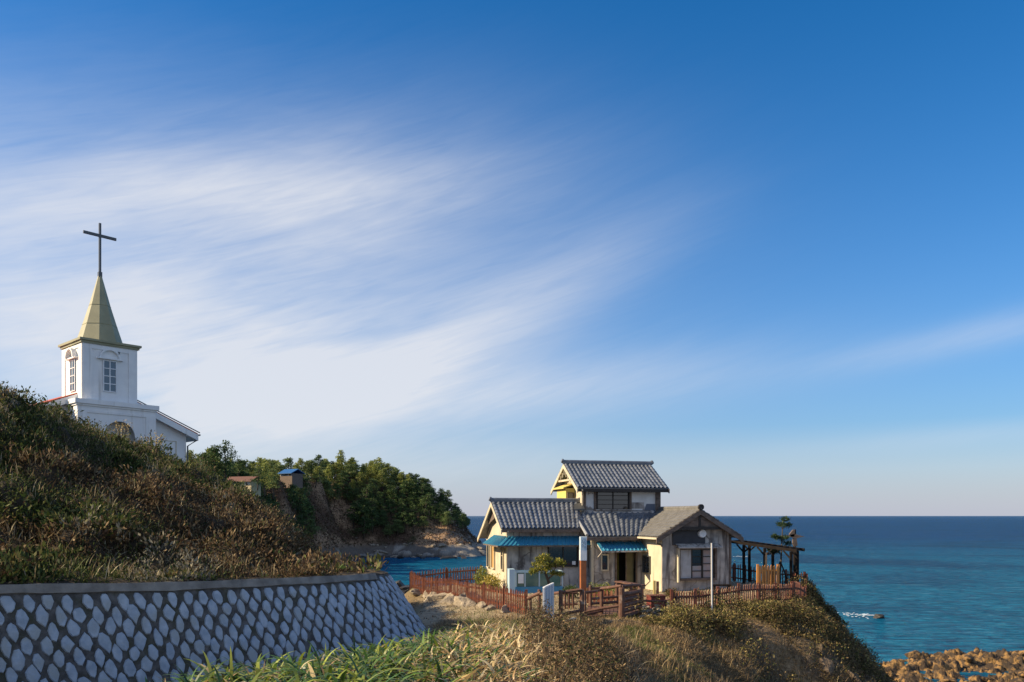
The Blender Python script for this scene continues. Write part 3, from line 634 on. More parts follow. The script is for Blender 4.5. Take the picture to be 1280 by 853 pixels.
def pine(name, seed, h, npad, spread, pads_from=.35, leaf=.34, per=70, bend=.4, cols=None, flat=.35, clumpr=1.0):
    r = random.Random(seed); root = empty(name, (0, 0, 0)); mb = MB()
    pts = [Vector((0, 0, -.4))]; bx, by = r.uniform(-bend, bend), r.uniform(-bend, bend)
    for i in range(1, 7): t = i/6; pts.append(Vector((bx*t*t*h*.3+r.uniform(-.08, .08), by*t*h*.2+r.uniform(-.08, .08), h*t*.95)))
    mb.tube(pts, [h*.026*(1-.8*i/6)+.02 for i in range(7)], 7)
    P_, Cc, Sz = [], [], []
    for i in range(npad):
        t = pads_from+(1-pads_from)*(i+.5)/npad; k = t*6; a = pts[min(6, int(k))].lerp(pts[min(6, int(k)+1)], k-int(k))
        an = i*2.4+r.uniform(-1, 1); rad = spread*(1-t*.6)*r.uniform(.25, 1)*(.55 if t > .9 else 1); q = a+Vector((cos(an)*rad, sin(an)*rad, r.uniform(-.1, .5)+rad*.12))
        mb.tube([a-Vector((0, 0, .3)), a.lerp(q, .5)+Vector((0, 0, .1)), q], [h*.009, h*.006, .015], 5, False)
        s = spread*r.uniform(.30, .46)*(1.15-t*.45)*clumpr; n = per
        g = rng.normal(0, 1, (n, 3)); g /= np.linalg.norm(g, axis=1)[:, None]; g *= (rng.random(n)**.4)[:, None]
        P_.append(np.array(q)+g*np.array([s, s, s*flat])); Cc.append(pal(cols or [(.035, .055, .018), (.05, .075, .022), (.025, .042, .016)], n, .2)*(r.uniform(.75, 1.35))); Sz.append(np.full(n, leaf)*rng.uniform(.7, 1.3, n))
    mb.build('trunk', M_['bark'], root, sm=True)
    p = np.vstack(P_); v, f, c = leaves(p, np.concatenate(Sz), np.clip(np.vstack(Cc), 0, 1), asp=.5, nrm=np.tile([0, 0, .5], (len(p), 1)))
    npmesh('crown', v, f, LEAF, parent=root, cols=c); return root
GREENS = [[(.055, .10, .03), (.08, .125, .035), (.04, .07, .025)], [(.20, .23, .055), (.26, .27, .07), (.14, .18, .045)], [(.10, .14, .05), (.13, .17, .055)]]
random.seed(4); rng = np.random.default_rng(11)
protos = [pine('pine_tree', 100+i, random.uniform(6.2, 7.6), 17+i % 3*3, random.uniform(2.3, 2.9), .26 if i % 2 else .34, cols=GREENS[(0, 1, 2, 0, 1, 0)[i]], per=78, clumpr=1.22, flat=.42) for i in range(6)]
used = set(); cnt = 0; tries = 0
def put(x, y, z, k, s):
    global cnt
    o = protos[k] if k not in used else copy_tree(protos[k]); used.add(k)
    o.location = (x, y, z); o.rotation_euler = (0, 0, random.uniform(0, 6.28)); o.scale = (s, s, s*random.uniform(.9, 1.1)); cnt += 1
    px = x/y*F+640
    sk = 'standing on the skyline' if False else 'growing'
    d = 'dark green' if k in (0, 3, 5) else ('yellow-green' if k in (1, 4) else 'grey-green')
    where = 'on the near left end of the wooded headland' if px < 400 else ('on the crest and flank of the wooded headland' if px < 540 else 'on the steep seaward end of the headland')
    tag(o, f'{d} coastal pine {where}', 'pine tree', f'{d} pines {where}')
placed = []
while cnt < 285 and tries < 9000:
    tries += 1
    if random.random() < .75: px = random.uniform(390, 596); Y = random.uniform(236, 282)
    else: px = random.uniform(238, 400); Y = random.uniform(172, 240)
    x = (px-640)/F*Y; z = float(hh2(x, Y)); py = 645-(z-H0)/Y*F
    if z < 4.2 or (px > 560 and z < 6.5) or px > 592: continue
    if 412 < px < 440 and 632 < py < 672 and random.random() < .9: continue
    if 500 < px < 560 and py > 668: continue
    if 270 < px < 330 and Y < 186 and px > 262: continue
    if any((x-a)**2+(Y-b)**2 < 5.2 for a, b in placed): continue
    placed.append((x, Y)); lit = py < 625  # crest pines get yellow-green crowns, sunlight painted into the leaf colour
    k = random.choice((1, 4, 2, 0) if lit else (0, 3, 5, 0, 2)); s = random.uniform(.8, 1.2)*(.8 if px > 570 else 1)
    if px > 540: s *= .85
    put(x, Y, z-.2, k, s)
for k, (px, py, Y, s) in enumerate(((256, 606, 168, .95), (268, 606, 170, 1.05), (282, 607, 172, 1.1), (298, 604, 186, .9), (322, 612, 157, .62), (331, 618, 160, .8), (342, 622, 170, .8))): put((px-640)/F*Y, Y, H0+(645-py)/F*Y, (0, 5, 3, 0, 3, 1, 4)[k], s)
# brown winter scrub on the headland
n = 60000; p, nr, _ = scatter_grid(HX2, HY2, hz2-H0, n, lambda c: ((c[..., 2] > 3.2)*(c[..., 1] < 285)*(c[..., 0]/c[..., 1]*F+640 > 235))*1.)
p = p+nr*(rng.random(n)*.9*smooth(.4, .6, fbm(p[:, 0]*.5, p[:, 1]*.5, 91)))[:, None]
v, f, c = leaves(p, rng.uniform(.3, .6, n), pal([(.12, .07, .05), (.09, .055, .04), (.06, .06, .025), (.16, .11, .07)], n), nrm=nr, asp=.6)
o = npmesh('headland_scrub', v, f, DRY, cols=c); tag(o, 'reddish brown winter scrub between the pines on the headland slope', 'scrub', kind='stuff')
# two small buildings on the headland
def small_house(name, px0, px1, pye, pyb, Y, roofm, wallm, label, cat='house', rot_=.12, rise=1.0, dep=5):
    z0 = H0+(645-pyb)/F*Y; ze = H0+(645-pye)/F*Y; W = (px1-px0)/F*Y; x = ((px0+px1)/2-640)/F*Y
    r = empty(name, (x, Y, z0), rot_); tag(r, label, cat); h = ze-z0
    MB().prism([(-W/2*.88, 0, -3), (-W/2*.88, 0, h), (W/2*.88, 0, h), (W/2*.88, 0, -3)], (0, dep, 0)).build('wall', wallm, r)
    m = MB(); ov = W/2
    for sgn in (1, -1):
        a = [(-ov, dep/2, h+rise), (ov, dep/2, h+rise), (ov, dep/2-sgn*(dep/2+.6), h-.1), (-ov, dep/2-sgn*(dep/2+.6), h-.1)]
        m.hexa([Vector(q) for q in a], [Vector(q)+Vector((0, 0, .16)) for q in a])
    m.build('roof', roofm, r)
    for k in range(3):
        wx = -W*.3+k*W*.3; f = MB().box(wx-.55, wx+.55, -.06, .02, h*.25, h*.8).build('window', M_['whitepaint'], r); MB().box(wx-.45, wx+.45, -.09, -.055, h*.32, h*.74).build('pane', M_['glass'], f)
    return r
small_house('cottage', 276, 320, 602, 607, 160, mat('brown_roof', (.13, .06, .04), None, 1, .7), mat('cottage_wall', (.42, .35, .22), None, 1, .8), 'low cream cottage under a red-brown roof among the pines', rise=.9, rot_=-.35, dep=3)
small_house('cabin', 346, 369, 592, 596, 213, mat('blue_roof', (.02, .10, .28), None, 1, .5), M_['oldwood'], 'small cabin with a bright blue roof on the headland skyline', rise=1.1, rot_=-.5, dep=4)
random.seed(9)
# ------------------------------------------------------------ church
CB = R(48); ch = empty('church', (-26.85, 50, H0+3.2), CB); tag(ch, 'white church with a square belfry, khaki spire and low gabled nave', 'church')
def Z(d): return d-3.2
tw = MB().box(0, 3.35, 0, 3.35, 3.6, Z(11.0)).build('tower', M_['church'], ch, bevel=.015)
m = MB()                                         # raised pilasters on the tower faces
for u0, u1 in ((.0, .55), (2.8, 3.35)): m.box(u0+.003, u1-.003, -.05, .01, 3.9, Z(10.8))
m.box(.55, 2.8, -.05, .01, Z(10.55), Z(10.8))
m.box(-.05, .01, .003, .5, 3.9, Z(10.8)); m.box(-.05, .01, 2.85, 3.347, 3.9, Z(10.8)); m.box(-.05, .01, .5, 2.85, Z(10.6), Z(10.8))
m.build('pilasters', M_['church'], tw)
m = MB(); m.box(-.12, 3.47, -.12, 3.47, Z(10.86), Z(11.0)); m.box(-.22, 3.57, -.22, 3.57, Z(11.003), Z(11.14)); m.build('cornice', M_['khaki'], tw)
def church_window(face, c, z0, z1, wd, parent):
    r = MB(); g = MB(); f = lambda a0, a1, d0, d1, q0, q1, mm: mm.box(a0, a1, d0, d1, q0, q1) if face == 'f' else mm.box(d0, d1, a0, a1, q0, q1)
    o = f(c-wd/2, c+wd/2, -.035, .02, z0, z1, MB()).build('window', M_['churchglass'], parent)
    for k in range(3): x = c-wd/2+wd*k/2; f(x-.03, x+.03, -.075, -.036, z0-.04, z1+.04, r)
    for k in range(5): q = z0+(z1-z0)*k/4; f(c-wd/2-.03, c+wd/2+.03, -.07, -.038, q-.025, q+.025, r)
    r.build('frame', M_['whitepaint'], o)
    hd_ = MB(); n = 14; arc_o = [(c+cos(pi*i/n)*.66, z1+.16+sin(pi*i/n)*.62) for i in range(n+1)]; arc_i = [(c+cos(pi*i/n)*.55, z1+.16+sin(pi*i/n)*.51) for i in range(n+1)]
    mk = (lambda x, z, d: (x, d, z)) if face == 'f' else (lambda x, z, d: (d, x, z))
    for i in range(n):
        q = [arc_o[i], arc_o[i+1], arc_i[i+1], arc_i[i]]; hd_.hexa([mk(*a, -.02) for a in q], [mk(*a, -.16 if face == 'f' else -.3) for a in q])
    f(c-.8, c+.8, -.2, .0, z1+.08, z1+.165, hd_); hd_.build('window_hood', M_['church'], o)
church_window('f', 1.63, Z(7.95), Z(9.9), .78, tw); church_window('l', 1.5, Z(7.95), Z(9.9), .78, tw)
MB().box(2.10, 2.2, -.16, -.05, Z(10.38), Z(10.55)).tube([(2.15, -.1, Z(10.4)), (2.2, -.1, Z(10.15))], .03).build('lamp', M_['steel'], tw)
m = MB(); n = 8; cx = 1.675; rb = 1.32/cos(pi/8)
lv = [(rb, Z(11.145)), (rb*.72, Z(12.4)), (rb*.45, Z(13.7)), (rb*.07, Z(15.75))]
for r_, z_ in lv:
    for k in range(n): a = pi/8+k*2*pi/n; m.v.append((cx+cos(a)*r_, cx+sin(a)*r_, z_))
for j in range(3):
    for k in range(n): a = j*n+k; b = j*n+(k+1) % n; m.f.append((a, b, b+n, a+n))
m.f += [tuple(range(8)), tuple(range(24, 32))]; sp_ = m.build('spire', M_['khaki'], ch)
m = MB()
for j in (1, 2):
    for k in range(n): m.bar(Vector(m_ := (cx+cos(pi/8+k*2*pi/n)*lv[j][0]*1.005, cx+sin(pi/8+k*2*pi/n)*lv[j][0]*1.005, lv[j][1])), (cx+cos(pi/8+(k+1)*2*pi/n)*lv[j][0]*1.005, cx+sin(pi/8+(k+1)*2*pi/n)*lv[j][0]*1.005, lv[j][1]), .025)
m.build('seam', mat('khaki_seam', (.25, .23, .12), None, 1, .6), sp_)
m = MB(); m.box(cx-.11, cx+.11, cx-.11, cx+.11, Z(15.6), Z(15.95)); m.box(cx-.065, cx+.065, cx-.065, cx+.065, Z(15.9), Z(19.15)); m.box(cx-1.02, cx+1.02, cx-.062, cx+.062, Z(18.25), Z(18.42)); m.build('cross', M_['steel'], sp_)
# entrance block with an arch
pts = [(-.45, -2), (-.45, Z(6.86)), (4.4, Z(6.86)), (4.4, -2)]; ac, ar_, sz = 2.1, 1.1, Z(5.08)
arch = [(ac+cos(pi*i/16)*ar_, sz+sin(pi*i/16)*ar_) for i in range(17)]
poly = [(4.4, -2), (ac+ar_, -2)]+arch+[(ac-ar_, -2), (-.45, -2), (-.45, Z(6.86)), (4.4, Z(6.86))]
bl = MB().prism([(x, -.4, z) for x, z in poly], (0, .35, 0)); bl.box(-.45, -.1, -.048, 3.6, -2, Z(6.86)); bl.box(4.05, 4.4, -.048, 3.6, -2, Z(6.86)); bl.box(-.1, 4.05, .6, .7, -2, Z(6.86)); blo = bl.build('entrance_block', M_['church'], ch)
m = MB(); m.box(-.52, 4.47, -.47, 3.65, Z(6.863), Z(6.98)); m.box(-.62, 4.57, -.57, 3.7, Z(6.983), Z(7.27)); m.build('cornice', M_['church'], blo)
m = MB(); m.box(-.45, .1, -.45, -.403, -2, Z(6.6)); m.box(3.75, 4.4, -.45, -.403, -2, Z(6.6)); m.box(.1, 3.75, -.45, -.403, Z(6.45), Z(6.6)); m.build('pilasters', M_['church'], blo)
m = MB()
for i in range(16):
    a, b = arch[i], arch[i+1]; f2 = lambda q, s: (ac+(q[0]-ac)*s, sz+(q[1]-sz)*s)
    m.hexa([(x, -.403, z) for x, z in (a, b, f2(b, .88), f2(a, .88))], [(x, -.30, z) for x, z in (a, b, f2(b, .88), f2(a, .88))])
m.build('arch_trim', M_['church'], blo)
# nave
nc, hw, sl_ = 1.67, 6.27, .43; az_ = Z(8.35)
zr = lambda u: az_-abs(u-nc)*sl_
nv = MB().prism([(-4.0, 1.3, -3), (-4.0, 1.3, zr(-4.0)-.12), (nc, 1.3, az_-.12), (7.3, 1.3, zr(7.3)-.12), (7.3, 1.3, -3)], (0, 14, 0)).build('nave_wall', M_['church'], ch)
m = MB()
for s in (1, -1):
    a = [(nc, .85, az_), (nc+s*hw, .85, zr(nc+hw)), (nc+s*hw, 15.6, zr(nc+hw)), (nc, 15.6, az_)]
    m.hexa([Vector(q)-Vector((0, 0, .02)) for q in a], [Vector(q)+Vector((0, 0, .16)) for q in a])
rf = m.build('roof', M_['redtile'], ch)
m = MB()
for s in (1, -1):
    m.hexa([(nc, .78, az_-.32), (nc+s*hw, .78, zr(nc+hw)-.36), (nc+s*hw, .86, zr(nc+hw)-.36), (nc, .86, az_-.32)], [(nc, .78, az_+.08), (nc+s*hw, .78, zr(nc+hw)+.06), (nc+s*hw, .86, zr(nc+hw)+.06), (nc, .86, az_+.08)])
    a = nc+s*5.55; m.hexa([(a, .85, zr(a)-.36-.0), (nc+s*hw, .85, zr(nc+hw)-.36), (nc+s*hw, 15.5, zr(nc+hw)-.36), (a, 15.5, zr(a)-.36)], [(a, .85, zr(a)-.30), (nc+s*hw, .85, zr(nc+hw)-.30), (nc+s*hw, 15.5, zr(nc+hw)-.30), (a, 15.5, zr(a)-.30)])
m.build('bargeboard', M_['church'], rf)
ge = nc+hw; m = MB(); m.bar((ge+.06, .7, zr(ge)+.04), (ge+.06, 15.5, zr(ge)+.04), .12, .1); m.bar((nc, .76, az_+.2), (ge+.1, .76, zr(ge)+.2), .06, .06); m.tube([(ge+.02, .95, zr(ge)), (ge+.0, .97, zr(ge)-.3), (7.36, 1.2, zr(ge)-.75), (7.36, 1.22, -1)], .055); m.build('gutter', M_['steel'], rf)
m = MB(); 
for a, b, c_, d_ in ((5.2, 6.6, .9, 2.0),): m.box(a, b, 1.27, 1.3, d_-.04, d_); m.box(a, a+.05, 1.27, 1.3, c_-2, d_-.04); m.box(b-.05, b, 1.27, 1.3, c_-2, d_-.04)
m.build('wall_trim', M_['plaster2'], nv)
# two straw-yellow saplings in front of the church
for px, py, Y, hgt, lab in ((152, 565, 31, 1.3, 'thin straw-yellow sapling in front of the church arch'), (194, 577, 30, 1.1, 'thin straw-yellow sapling right of the church arch, below the gable end')):
    b = P(px, py, Y); zb = float(hrb([b.x], [b.y])[0])+H0; r = empty('sapling', (b.x, b.y, zb)); tag(r, lab, 'sapling'); top = b.z+hgt-zb; m = MB(); Ps = []
    for k in range(7):
        a = k*.9; q = Vector((cos(a)*random.uniform(.1, .4), sin(a)*.3, top*random.uniform(.75, 1))); m.tube([(0, 0, -.1), (q.x*.4, q.y*.4, q.z*.5), q], [.02, .014, .006], 5)
        for j in range(26): t = random.uniform(.5, 1); Ps.append((q.x*t+random.gauss(0, .07), q.y*t+random.gauss(0, .07), q.z*t+random.gauss(0, .08)))
    m.build('stem', M_['bark'], r); v, f, c = leaves(np.array(Ps), rng.uniform(.04, .09, len(Ps)), pal([(.62, .48, .20), (.5, .36, .14), (.7, .58, .3)], len(Ps), .15)); npmesh('foliage', v, f, LEAF, parent=r, cols=c)
# ------------------------------------------------------------ seaside house  (local: x = along the front, y = back, z = up)
HA = R(14); hs_ = empty('seaside_house', (6.54, 34.8, H0+G), HA); tag(hs_, 'weathered plaster house with grey tiled roofs, blue awnings and a small upper storey', 'house')
def tiles(E0, E1, R0, R1, name, m, parent, per=.21, amp=.055, course=.26, thick=.09):
    """wavy tiled roof plane: eave E0->E1, ridge R0->R1"""
    E0, E1, R0, R1 = map(Vector, (E0, E1, R0, R1)); L = (E1-E0).length; D = (R0-E0).length
    nrm = (E1-E0).cross(R0-E0).normalized(); nrm = nrm if nrm.z > 0 else -nrm
    nc_ = max(2, round(L/per)); nr_ = max(2, round(D/course)); us = []
    for c in range(nc_):
        for k, hgt in ((0, 0), (.12, .0), (.30, .95), (.42, 1.0), (.54, .95), (.72, .0), (.86, -.05)): us.append(((c+k)/nc_, hgt))
    us.append((1., 0)); ts = []
    for r in range(nr_):
        ts += [(r/nr_, .022), ((r+.97)/nr_, -.002)]
    ts.append((1., .0)); m_ = MB()
    for t, st in ts:
        a = E0.lerp(R0, t); b = E1.lerp(R1, t)
        for u, hg in us: m_.v.append(tuple(a.lerp(b, u)+nrm*(hg*amp+st+.012*sin(u*37+t*11)*.4)))
    w = len(us)
    for j in range(len(ts)-1):
        for i in range(w-1): a = j*w+i; m_.f.append((a, a+1, a+w+1, a+w))
    s = -nrm*thick
    m_.hexa([E0+s, E1+s, R1+s, R0+s], [E0-nrm*.012, E1-nrm*.012, R1-nrm*.012, R0-nrm*.012])
    me = m_.build(name, m, parent); return me
def ridge(a, b, name, m, parent, r=.085, up=.06):
    a = Vector(a)+Vector((0, 0, up)); b = Vector(b)+Vector((0, 0, up)); n = max(2, int((b-a).length/.28)); mm = MB()
    d = (b-a).normalized(); mm.bar(a-Vector((0, 0, .05)), b-Vector((0, 0, .05)), .15, .12)
    for i in range(n):
        p0 = a.lerp(b, i/n); p1 = a.lerp(b, (i+1)/n); mm.tube([p0, p0.lerp(p1, .94), p1], [r, r*1.0, r*.9], 8)
    for e, s in ((a, -1), (b, 1)): mm.tube([e-d*s*.02+Vector((0, 0, .02)), e+d*s*.05+Vector((0, 0, .05))], [r*1.25, r*1.15], 10)
    return mm.build(name, m, parent)
T1, T2, DW, OW = M_['tile'], M_['tile2'], M_['darkwood'], M_['oldwood']
def eave_board(a, b, parent, h=.12, m=OW, name='eave_board', w=.04): return MB().bar(a, b, w, h).build(name, m, parent)
def barge(pts, parent, m, h=.2, w=.05, name='bargeboard'):
    mm = MB()
    for a, b in zip(pts[:-1], pts[1:]):
        a, b = Vector(a), Vector(b); dn = Vector((0, 0, -h)); pr = Vector((w, 0, 0)) if abs((b-a).x) < .01 else Vector((0, w, 0))
        mm.hexa([a+dn, b+dn, b+dn+pr, a+dn+pr], [a, b, b+pr, a+pr])
    return mm.build(name, m, parent)
# --- left wing
CW = M_['plaster2']
def gz_(v): return 2.83+.6*(v-2.3) if v < 4.35 else 4.06-.554*(v-4.35)
lw = MB().prism([(-6.28, 2.75, -.3), (-6.28, 2.75, gz_(2.75)-.12), (-6.28, 4.35, 3.92), (-6.28, 7.0, gz_(7.0)-.12), (-6.28, 7.0, -.3)], (3.95, 0, 0)).build('left_wing_wall', M_['plaster'], hs_)
MB().prism([(-6.30, 2.78, -.3), (-6.30, 2.78, gz_(2.78)-.14), (-6.30, 4.35, 3.88), (-6.30, 6.97, gz_(6.97)-.14), (-6.30, 6.97, -.3)], (.015, 0, 0)).build('sun_side_face', CW, lw)  # cream sheet on the sun side, warm sunlight painted into the wall colour
rl = tiles((-6.67, 2.3, 2.83), (-2.95, 2.3, 2.83), (-6.67, 4.35, 4.06), (-2.35, 4.35, 4.06), 'left_wing_roof', T1, hs_)
tiles((-6.67, 7.47, 2.33), (-2.3, 7.47, 2.33), (-6.67, 4.35, 4.06), (-2.3, 4.35, 4.06), 'rear_slope', T1, rl)
ridge((-6.7, 4.35, 4.1), (-2.3, 4.35, 4.1), 'ridge_tiles', T1, rl)
barge([(-6.68, 2.25, 2.78), (-6.68, 4.35, 4.04), (-6.68, 7.5, 2.27)], rl, M_['plaster2'], .2)
MB().prism([(-6.5, 3.2, 3.2), (-6.5, 4.35, 3.88), (-6.5, 5.9, 3.02), (-6.5, 5.6, 3.0), (-6.5, 4.35, 3.3), (-6.5, 3.4, 3.1)], (.05, 0, 0)).build('gable_ornament', OW, rl)
eave_board((-6.66, 2.33, 2.72), (-2.95, 2.33, 2.72), rl)
m = MB()
for i in range(20): x = -6.5+i*.19; m.bar((x, 2.36, 2.71), (x, 2.76, 2.92), .04, .05)
m.build('rafters', OW, rl)
MB().tube([(-6.35, 2.3, 2.72), (-6.33, 2.5, 2.5), (-6.31, 2.70, 2.4), (-6.31, 2.70, .05)], .035).build('downpipe', M_['plaster2'], rl)
def window(parent, face, a0, a1, z0, z1, d, cols, rows, frm, pane, fw=.05, depth=.06, name='window', pr=.0):
    """face f: plane y=d facing -y; face l: plane x=d facing -x"""
    B = (lambda mm, p0, p1, q0, q1, r0, r1: mm.box(p0, p1, q0, q1, r0, r1)) if face == 'f' else (lambda mm, p0, p1, q0, q1, r0, r1: mm.box(q0, q1, p0, p1, r0, r1))
    o = B(MB(), a0, a1, d-.012-pr, d+.01, z0, z1).build(name, pane, parent); m = MB(); e = d-pr-.013
    B(m, a0-fw, a0, e-depth, e+.004, z0-fw, z1+fw); B(m, a1, a1+fw, e-depth, e+.004, z0-fw, z1+fw); B(m, a0, a1, e-depth, e+.004, z1, z1+fw); B(m, a0, a1, e-depth-.03, e+.004, z0-fw, z0)
    for i in range(1, cols): x = a0+(a1-a0)*i/cols; B(m, x-fw*.35, x+fw*.35, e-depth*.6, e, z0, z1)
    for i in range(1, rows): z = z0+(z1-z0)*i/rows; B(m, a0, a1, e-depth*.5, e-.002, z-fw*.22, z+fw*.22)
    m.build('frame', frm, o); return o
wn = window(lw, 'f', -4.33, -2.98, 1.12, 2.02, 2.75, 2, 1, DW, M_['glass'])
MB().box(-3.22, -3.06, 2.715, 2.733, 1.16, 1.32).build('notice', M_['whitepaint'], wn)
window(lw, 'l', 3.3, 3.65, .95, 2.2, -6.30, 1, 2, CW, M_['glass'])
window(lw, 'l', 5.1, 5.7, .9, 2.2, -6.30, 1, 1, CW, mat('ochre_shutter', (.42, .26, .09), None, 1, .7))
window(lw, 'l', 6.2, 6.7, .9, 2.2, -6.30, 1, 1, CW, M_['glass'])
def corr(a0, a1, b0, b1, name, mt, parent, per=.19, amp=.016):
    """ribbed metal sheet: top a0->a1, bottom b0->b1"""
    a0, a1, b0, b1 = map(Vector, (a0, a1, b0, b1)); n = max(1, round(((a1-a0).length+(b1-b0).length)/2/per)); mm = MB(); nrm = (b1-b0).cross(a0-b0).normalized(); nrm = nrm if nrm.z > 0 else -nrm
    us = []
    for c in range(n):
        for k, h in ((0, 0), (.60, 0), (.68, 1), (.84, 1), (.92, 0)): us.append(((c+k)/n, h))
    us.append((1, 0))
    for u, h in us:
        for p in (a0.lerp(a1, u), b0.lerp(b1, u)): mm.v += [tuple(p+nrm*h*amp*2), tuple(p-nrm*.02)]
    for i in range(len(us)-1):
        k = i*4; mm.f += [(k, k+2, k+6, k+4), (k+1, k+5, k+7, k+3), (k+2, k+3, k+7, k+6), (k, k+4, k+5, k+1)]
    e = len(mm.v)-4; mm.f += [(0, 1, 3, 2), (e, e+2, e+3, e+1)]
    return mm.build(name, mt, parent)
BM = M_['bluemetal']
aw = corr((-6.30, 2.74, 2.47), (-2.42, 2.74, 2.47), (-6.85, 2.15, 2.09), (-2.42, 2.15, 2.09), 'front_awning', BM, lw)
corr((-6.31, 5.3, 2.47), (-6.31, 2.74, 2.47), (-6.85, 5.3, 2.09), (-6.85, 2.15, 2.09), 'side_return', BM, aw)
m = MB(); m.bar((-6.84, 2.17, 2.045), (-2.42, 2.17, 2.045), .04, .06); m.bar((-6.83, 2.17, 2.045), (-6.83, 5.3, 2.045), .04, .06)
for x in np.arange(-6.2, -2.4, .75): m.bar((x, 2.17, 2.04), (x, 2.74, 2.1), .04, .04)
m.build('awning_frame', OW, aw)
# --- middle part with the entrance
mw = MB(); mw.box(-2.40, -1.34, 2.2, 2.32, -.3, 2.62); mw.box(-2.40, -2.28, 2.321, 3.9, -.3, 2.62); mw.box(-.27, -.002, 2.2, 2.32, -.3, 2.62); mw.box(-1.339, -.271, 2.2, 2.32, 2.12, 2.62)
mwo = mw.build('entrance_wall', M_['plaster'], hs_)
MB().box(-2.52, -2.40, 2.1, 2.24, -.3, 2.6).build('corner_post', M_['plaster2'], mwo)
MB().box(-2.27, 0, 3.6, 3.7, -.3, 2.6).box(-2.27, 0, 2.33, 3.59, -.3, .03).box(-2.27, 0, 2.33, 3.59, 2.5, 2.6).build('hall', M_['interior'], mwo)
MB().box(-1.05, -.62, 3.52, 3.598, .03, 2.4).build('hall_panel', M_['yellowwall'], mwo)
pp = MB().box(-1.30, -1.08, 3.55, 3.598, 1.35, 1.95).build('hall_window', mat('painted_daylight_pane', (.55, .65, .7), None, 1, .4), mwo); MB().box(-1.31, -1.07, 3.52, 3.549, 1.63, 1.67).box(-1.20, -1.18, 3.52, 3.549, 1.36, 1.94).build('frame', DW, pp)  # opaque pale pane, bright outdoor view painted as colour
dr = MB(); dr.box(-1.34, -1.27, 2.12, 2.198, 0, 2.12); dr.box(-.34, -.27, 2.12, 2.198, 0, 2.12); dr.box(-.80, -.76, 2.22, 2.27, 0, 2.12); dr.build('door_frame', OW, mwo)
dd = MB().box(-.755, -.36, 2.36, 2.39, .02, 2.08).build('door', mat('olive_door', (.16, .14, .06), (.10, .09, .04), 2, .5), mwo); MB().box(-.72, -.69, 2.32, 2.358, .95, 1.1).build('handle', M_['steel'], dd)
window(mwo, 'f', -1.98, -1.72, .95, 1.6, 2.2, 1, 1, M_['plaster2'], M_['glass'], .06)
aw2 = corr((-2.25, 2.18, 2.22), (-.06, 2.18, 2.22), (-2.25, 1.45, 1.84), (-.06, 1.45, 1.84), 'entrance_awning', BM, mwo)
m = MB(); m.bar((-2.25, 1.47, 1.80), (-.06, 1.47, 1.80), .04, .07); m.bar((-2.22, 1.5, 1.80), (-2.22, 2.18, 2.15), .05, .05); m.bar((-.09, 1.5, 1.80), (-.09, 2.18, 2.15), .05, .05); m.bar((-2.22, 1.5, 1.78), (-2.22, 2.19, 1.45), .035); m.build('awning_frame', M_['plaster'], aw2)
mr = tiles((-2.85, 1.7, 2.47), (.2, 1.7, 2.47), (-2.85, 3.95, 3.62), (1.6, 3.95, 3.62), 'middle_roof', T1, hs_)
m = MB(); a = Vector((-2.87, 1.68, 2.52)); b = Vector((-2.62, 3.9, 3.72))
m = MB().tube([(-2.87, 1.66, 2.54), (-2.86, 3.95, 3.71)], .07, 8); m.build('verge_tiles', mat('pale_verge_tile', (.28, .29, .30), None, 2, .5), mr)
eave_board((-2.85, 1.74, 2.36), (-.35, 1.74, 2.36), mr, .13)
MB().hexa([(-2.3, 3.72, 3.50), (1.3, 3.72, 3.5), (1.3, 3.899, 3.58), (-2.3, 3.899, 3.58)], [(-2.3, 3.74, 3.60), (1.3, 3.74, 3.60), (1.3, 3.899, 3.68), (-2.3, 3.899, 3.68)]).build('cement_flashing', M_['plaster'], mr)
# --- upper storey
def uz(v): return 4.73+.595*(v-3.4) if v < 5.5 else 5.98-.595*(v-5.5)
up = MB().prism([(-2.29, 3.9, 0), (-2.29, 3.9, uz(3.9)-.1), (-2.29, 5.5, 5.86), (-2.29, 7.1, uz(7.1)-.1), (-2.29, 7.1, 0)], (3.95, 0, 0)).build('upper_wall', M_['whitewash'], hs_)
MB().prism([(-2.31, 3.93, 3), (-2.31, 3.93, uz(3.93)-.13), (-2.31, 5.5, 5.82), (-2.31, 7.07, uz(7.07)-.13), (-2.31, 7.07, 3)], (.015, 0, 0)).build('sun_side_face', M_['plaster2'], up)  # sun-facing gable in cream, sunlight put into its colour
ru = tiles((-2.75, 3.4, 4.73), (1.9, 3.4, 4.73), (-2.75, 5.5, 5.98), (1.9, 5.5, 5.98), 'upper_roof', T1, hs_); tiles((-2.75, 7.6, 4.73), (1.9, 7.6, 4.73), (-2.75, 5.5, 5.98), (1.9, 5.5, 5.98), 'rear_slope', T1, ru)
ridge((-2.8, 5.5, 6.02), (1.95, 5.5, 6.02), 'ridge_tiles', T1, ru)
for x, mm in ((-2.77, M_['plaster2']), (1.87, OW)): barge([(x, 3.35, 4.68), (x, 5.5, 5.95), (x, 7.65, 4.68)], ru, mm, .2)
m = MB()
for k, (v, z) in enumerate(((4.9, 5.35), (5.2, 5.5), (5.5, 5.62), (5.8, 5.5), (6.1, 5.35))): m.bar((-2.70, v, z-.2), (-2.70, v*.9+.55, z+.02), .05)
m.bar((-2.70, 4.6, 5.14), (-2.70, 6.4, 5.14), .06, .09); m.build('gable_ornament', CW, ru)
eave_board((-2.74, 3.44, 4.60), (1.88, 3.44, 4.60), ru, .14, DW)
m = MB()
for i in range(24): x = -2.65+i*.195; m.bar((x, 3.47, 4.60), (x, 3.9, 4.83), .04, .05)
m.build('rafters', DW, ru)
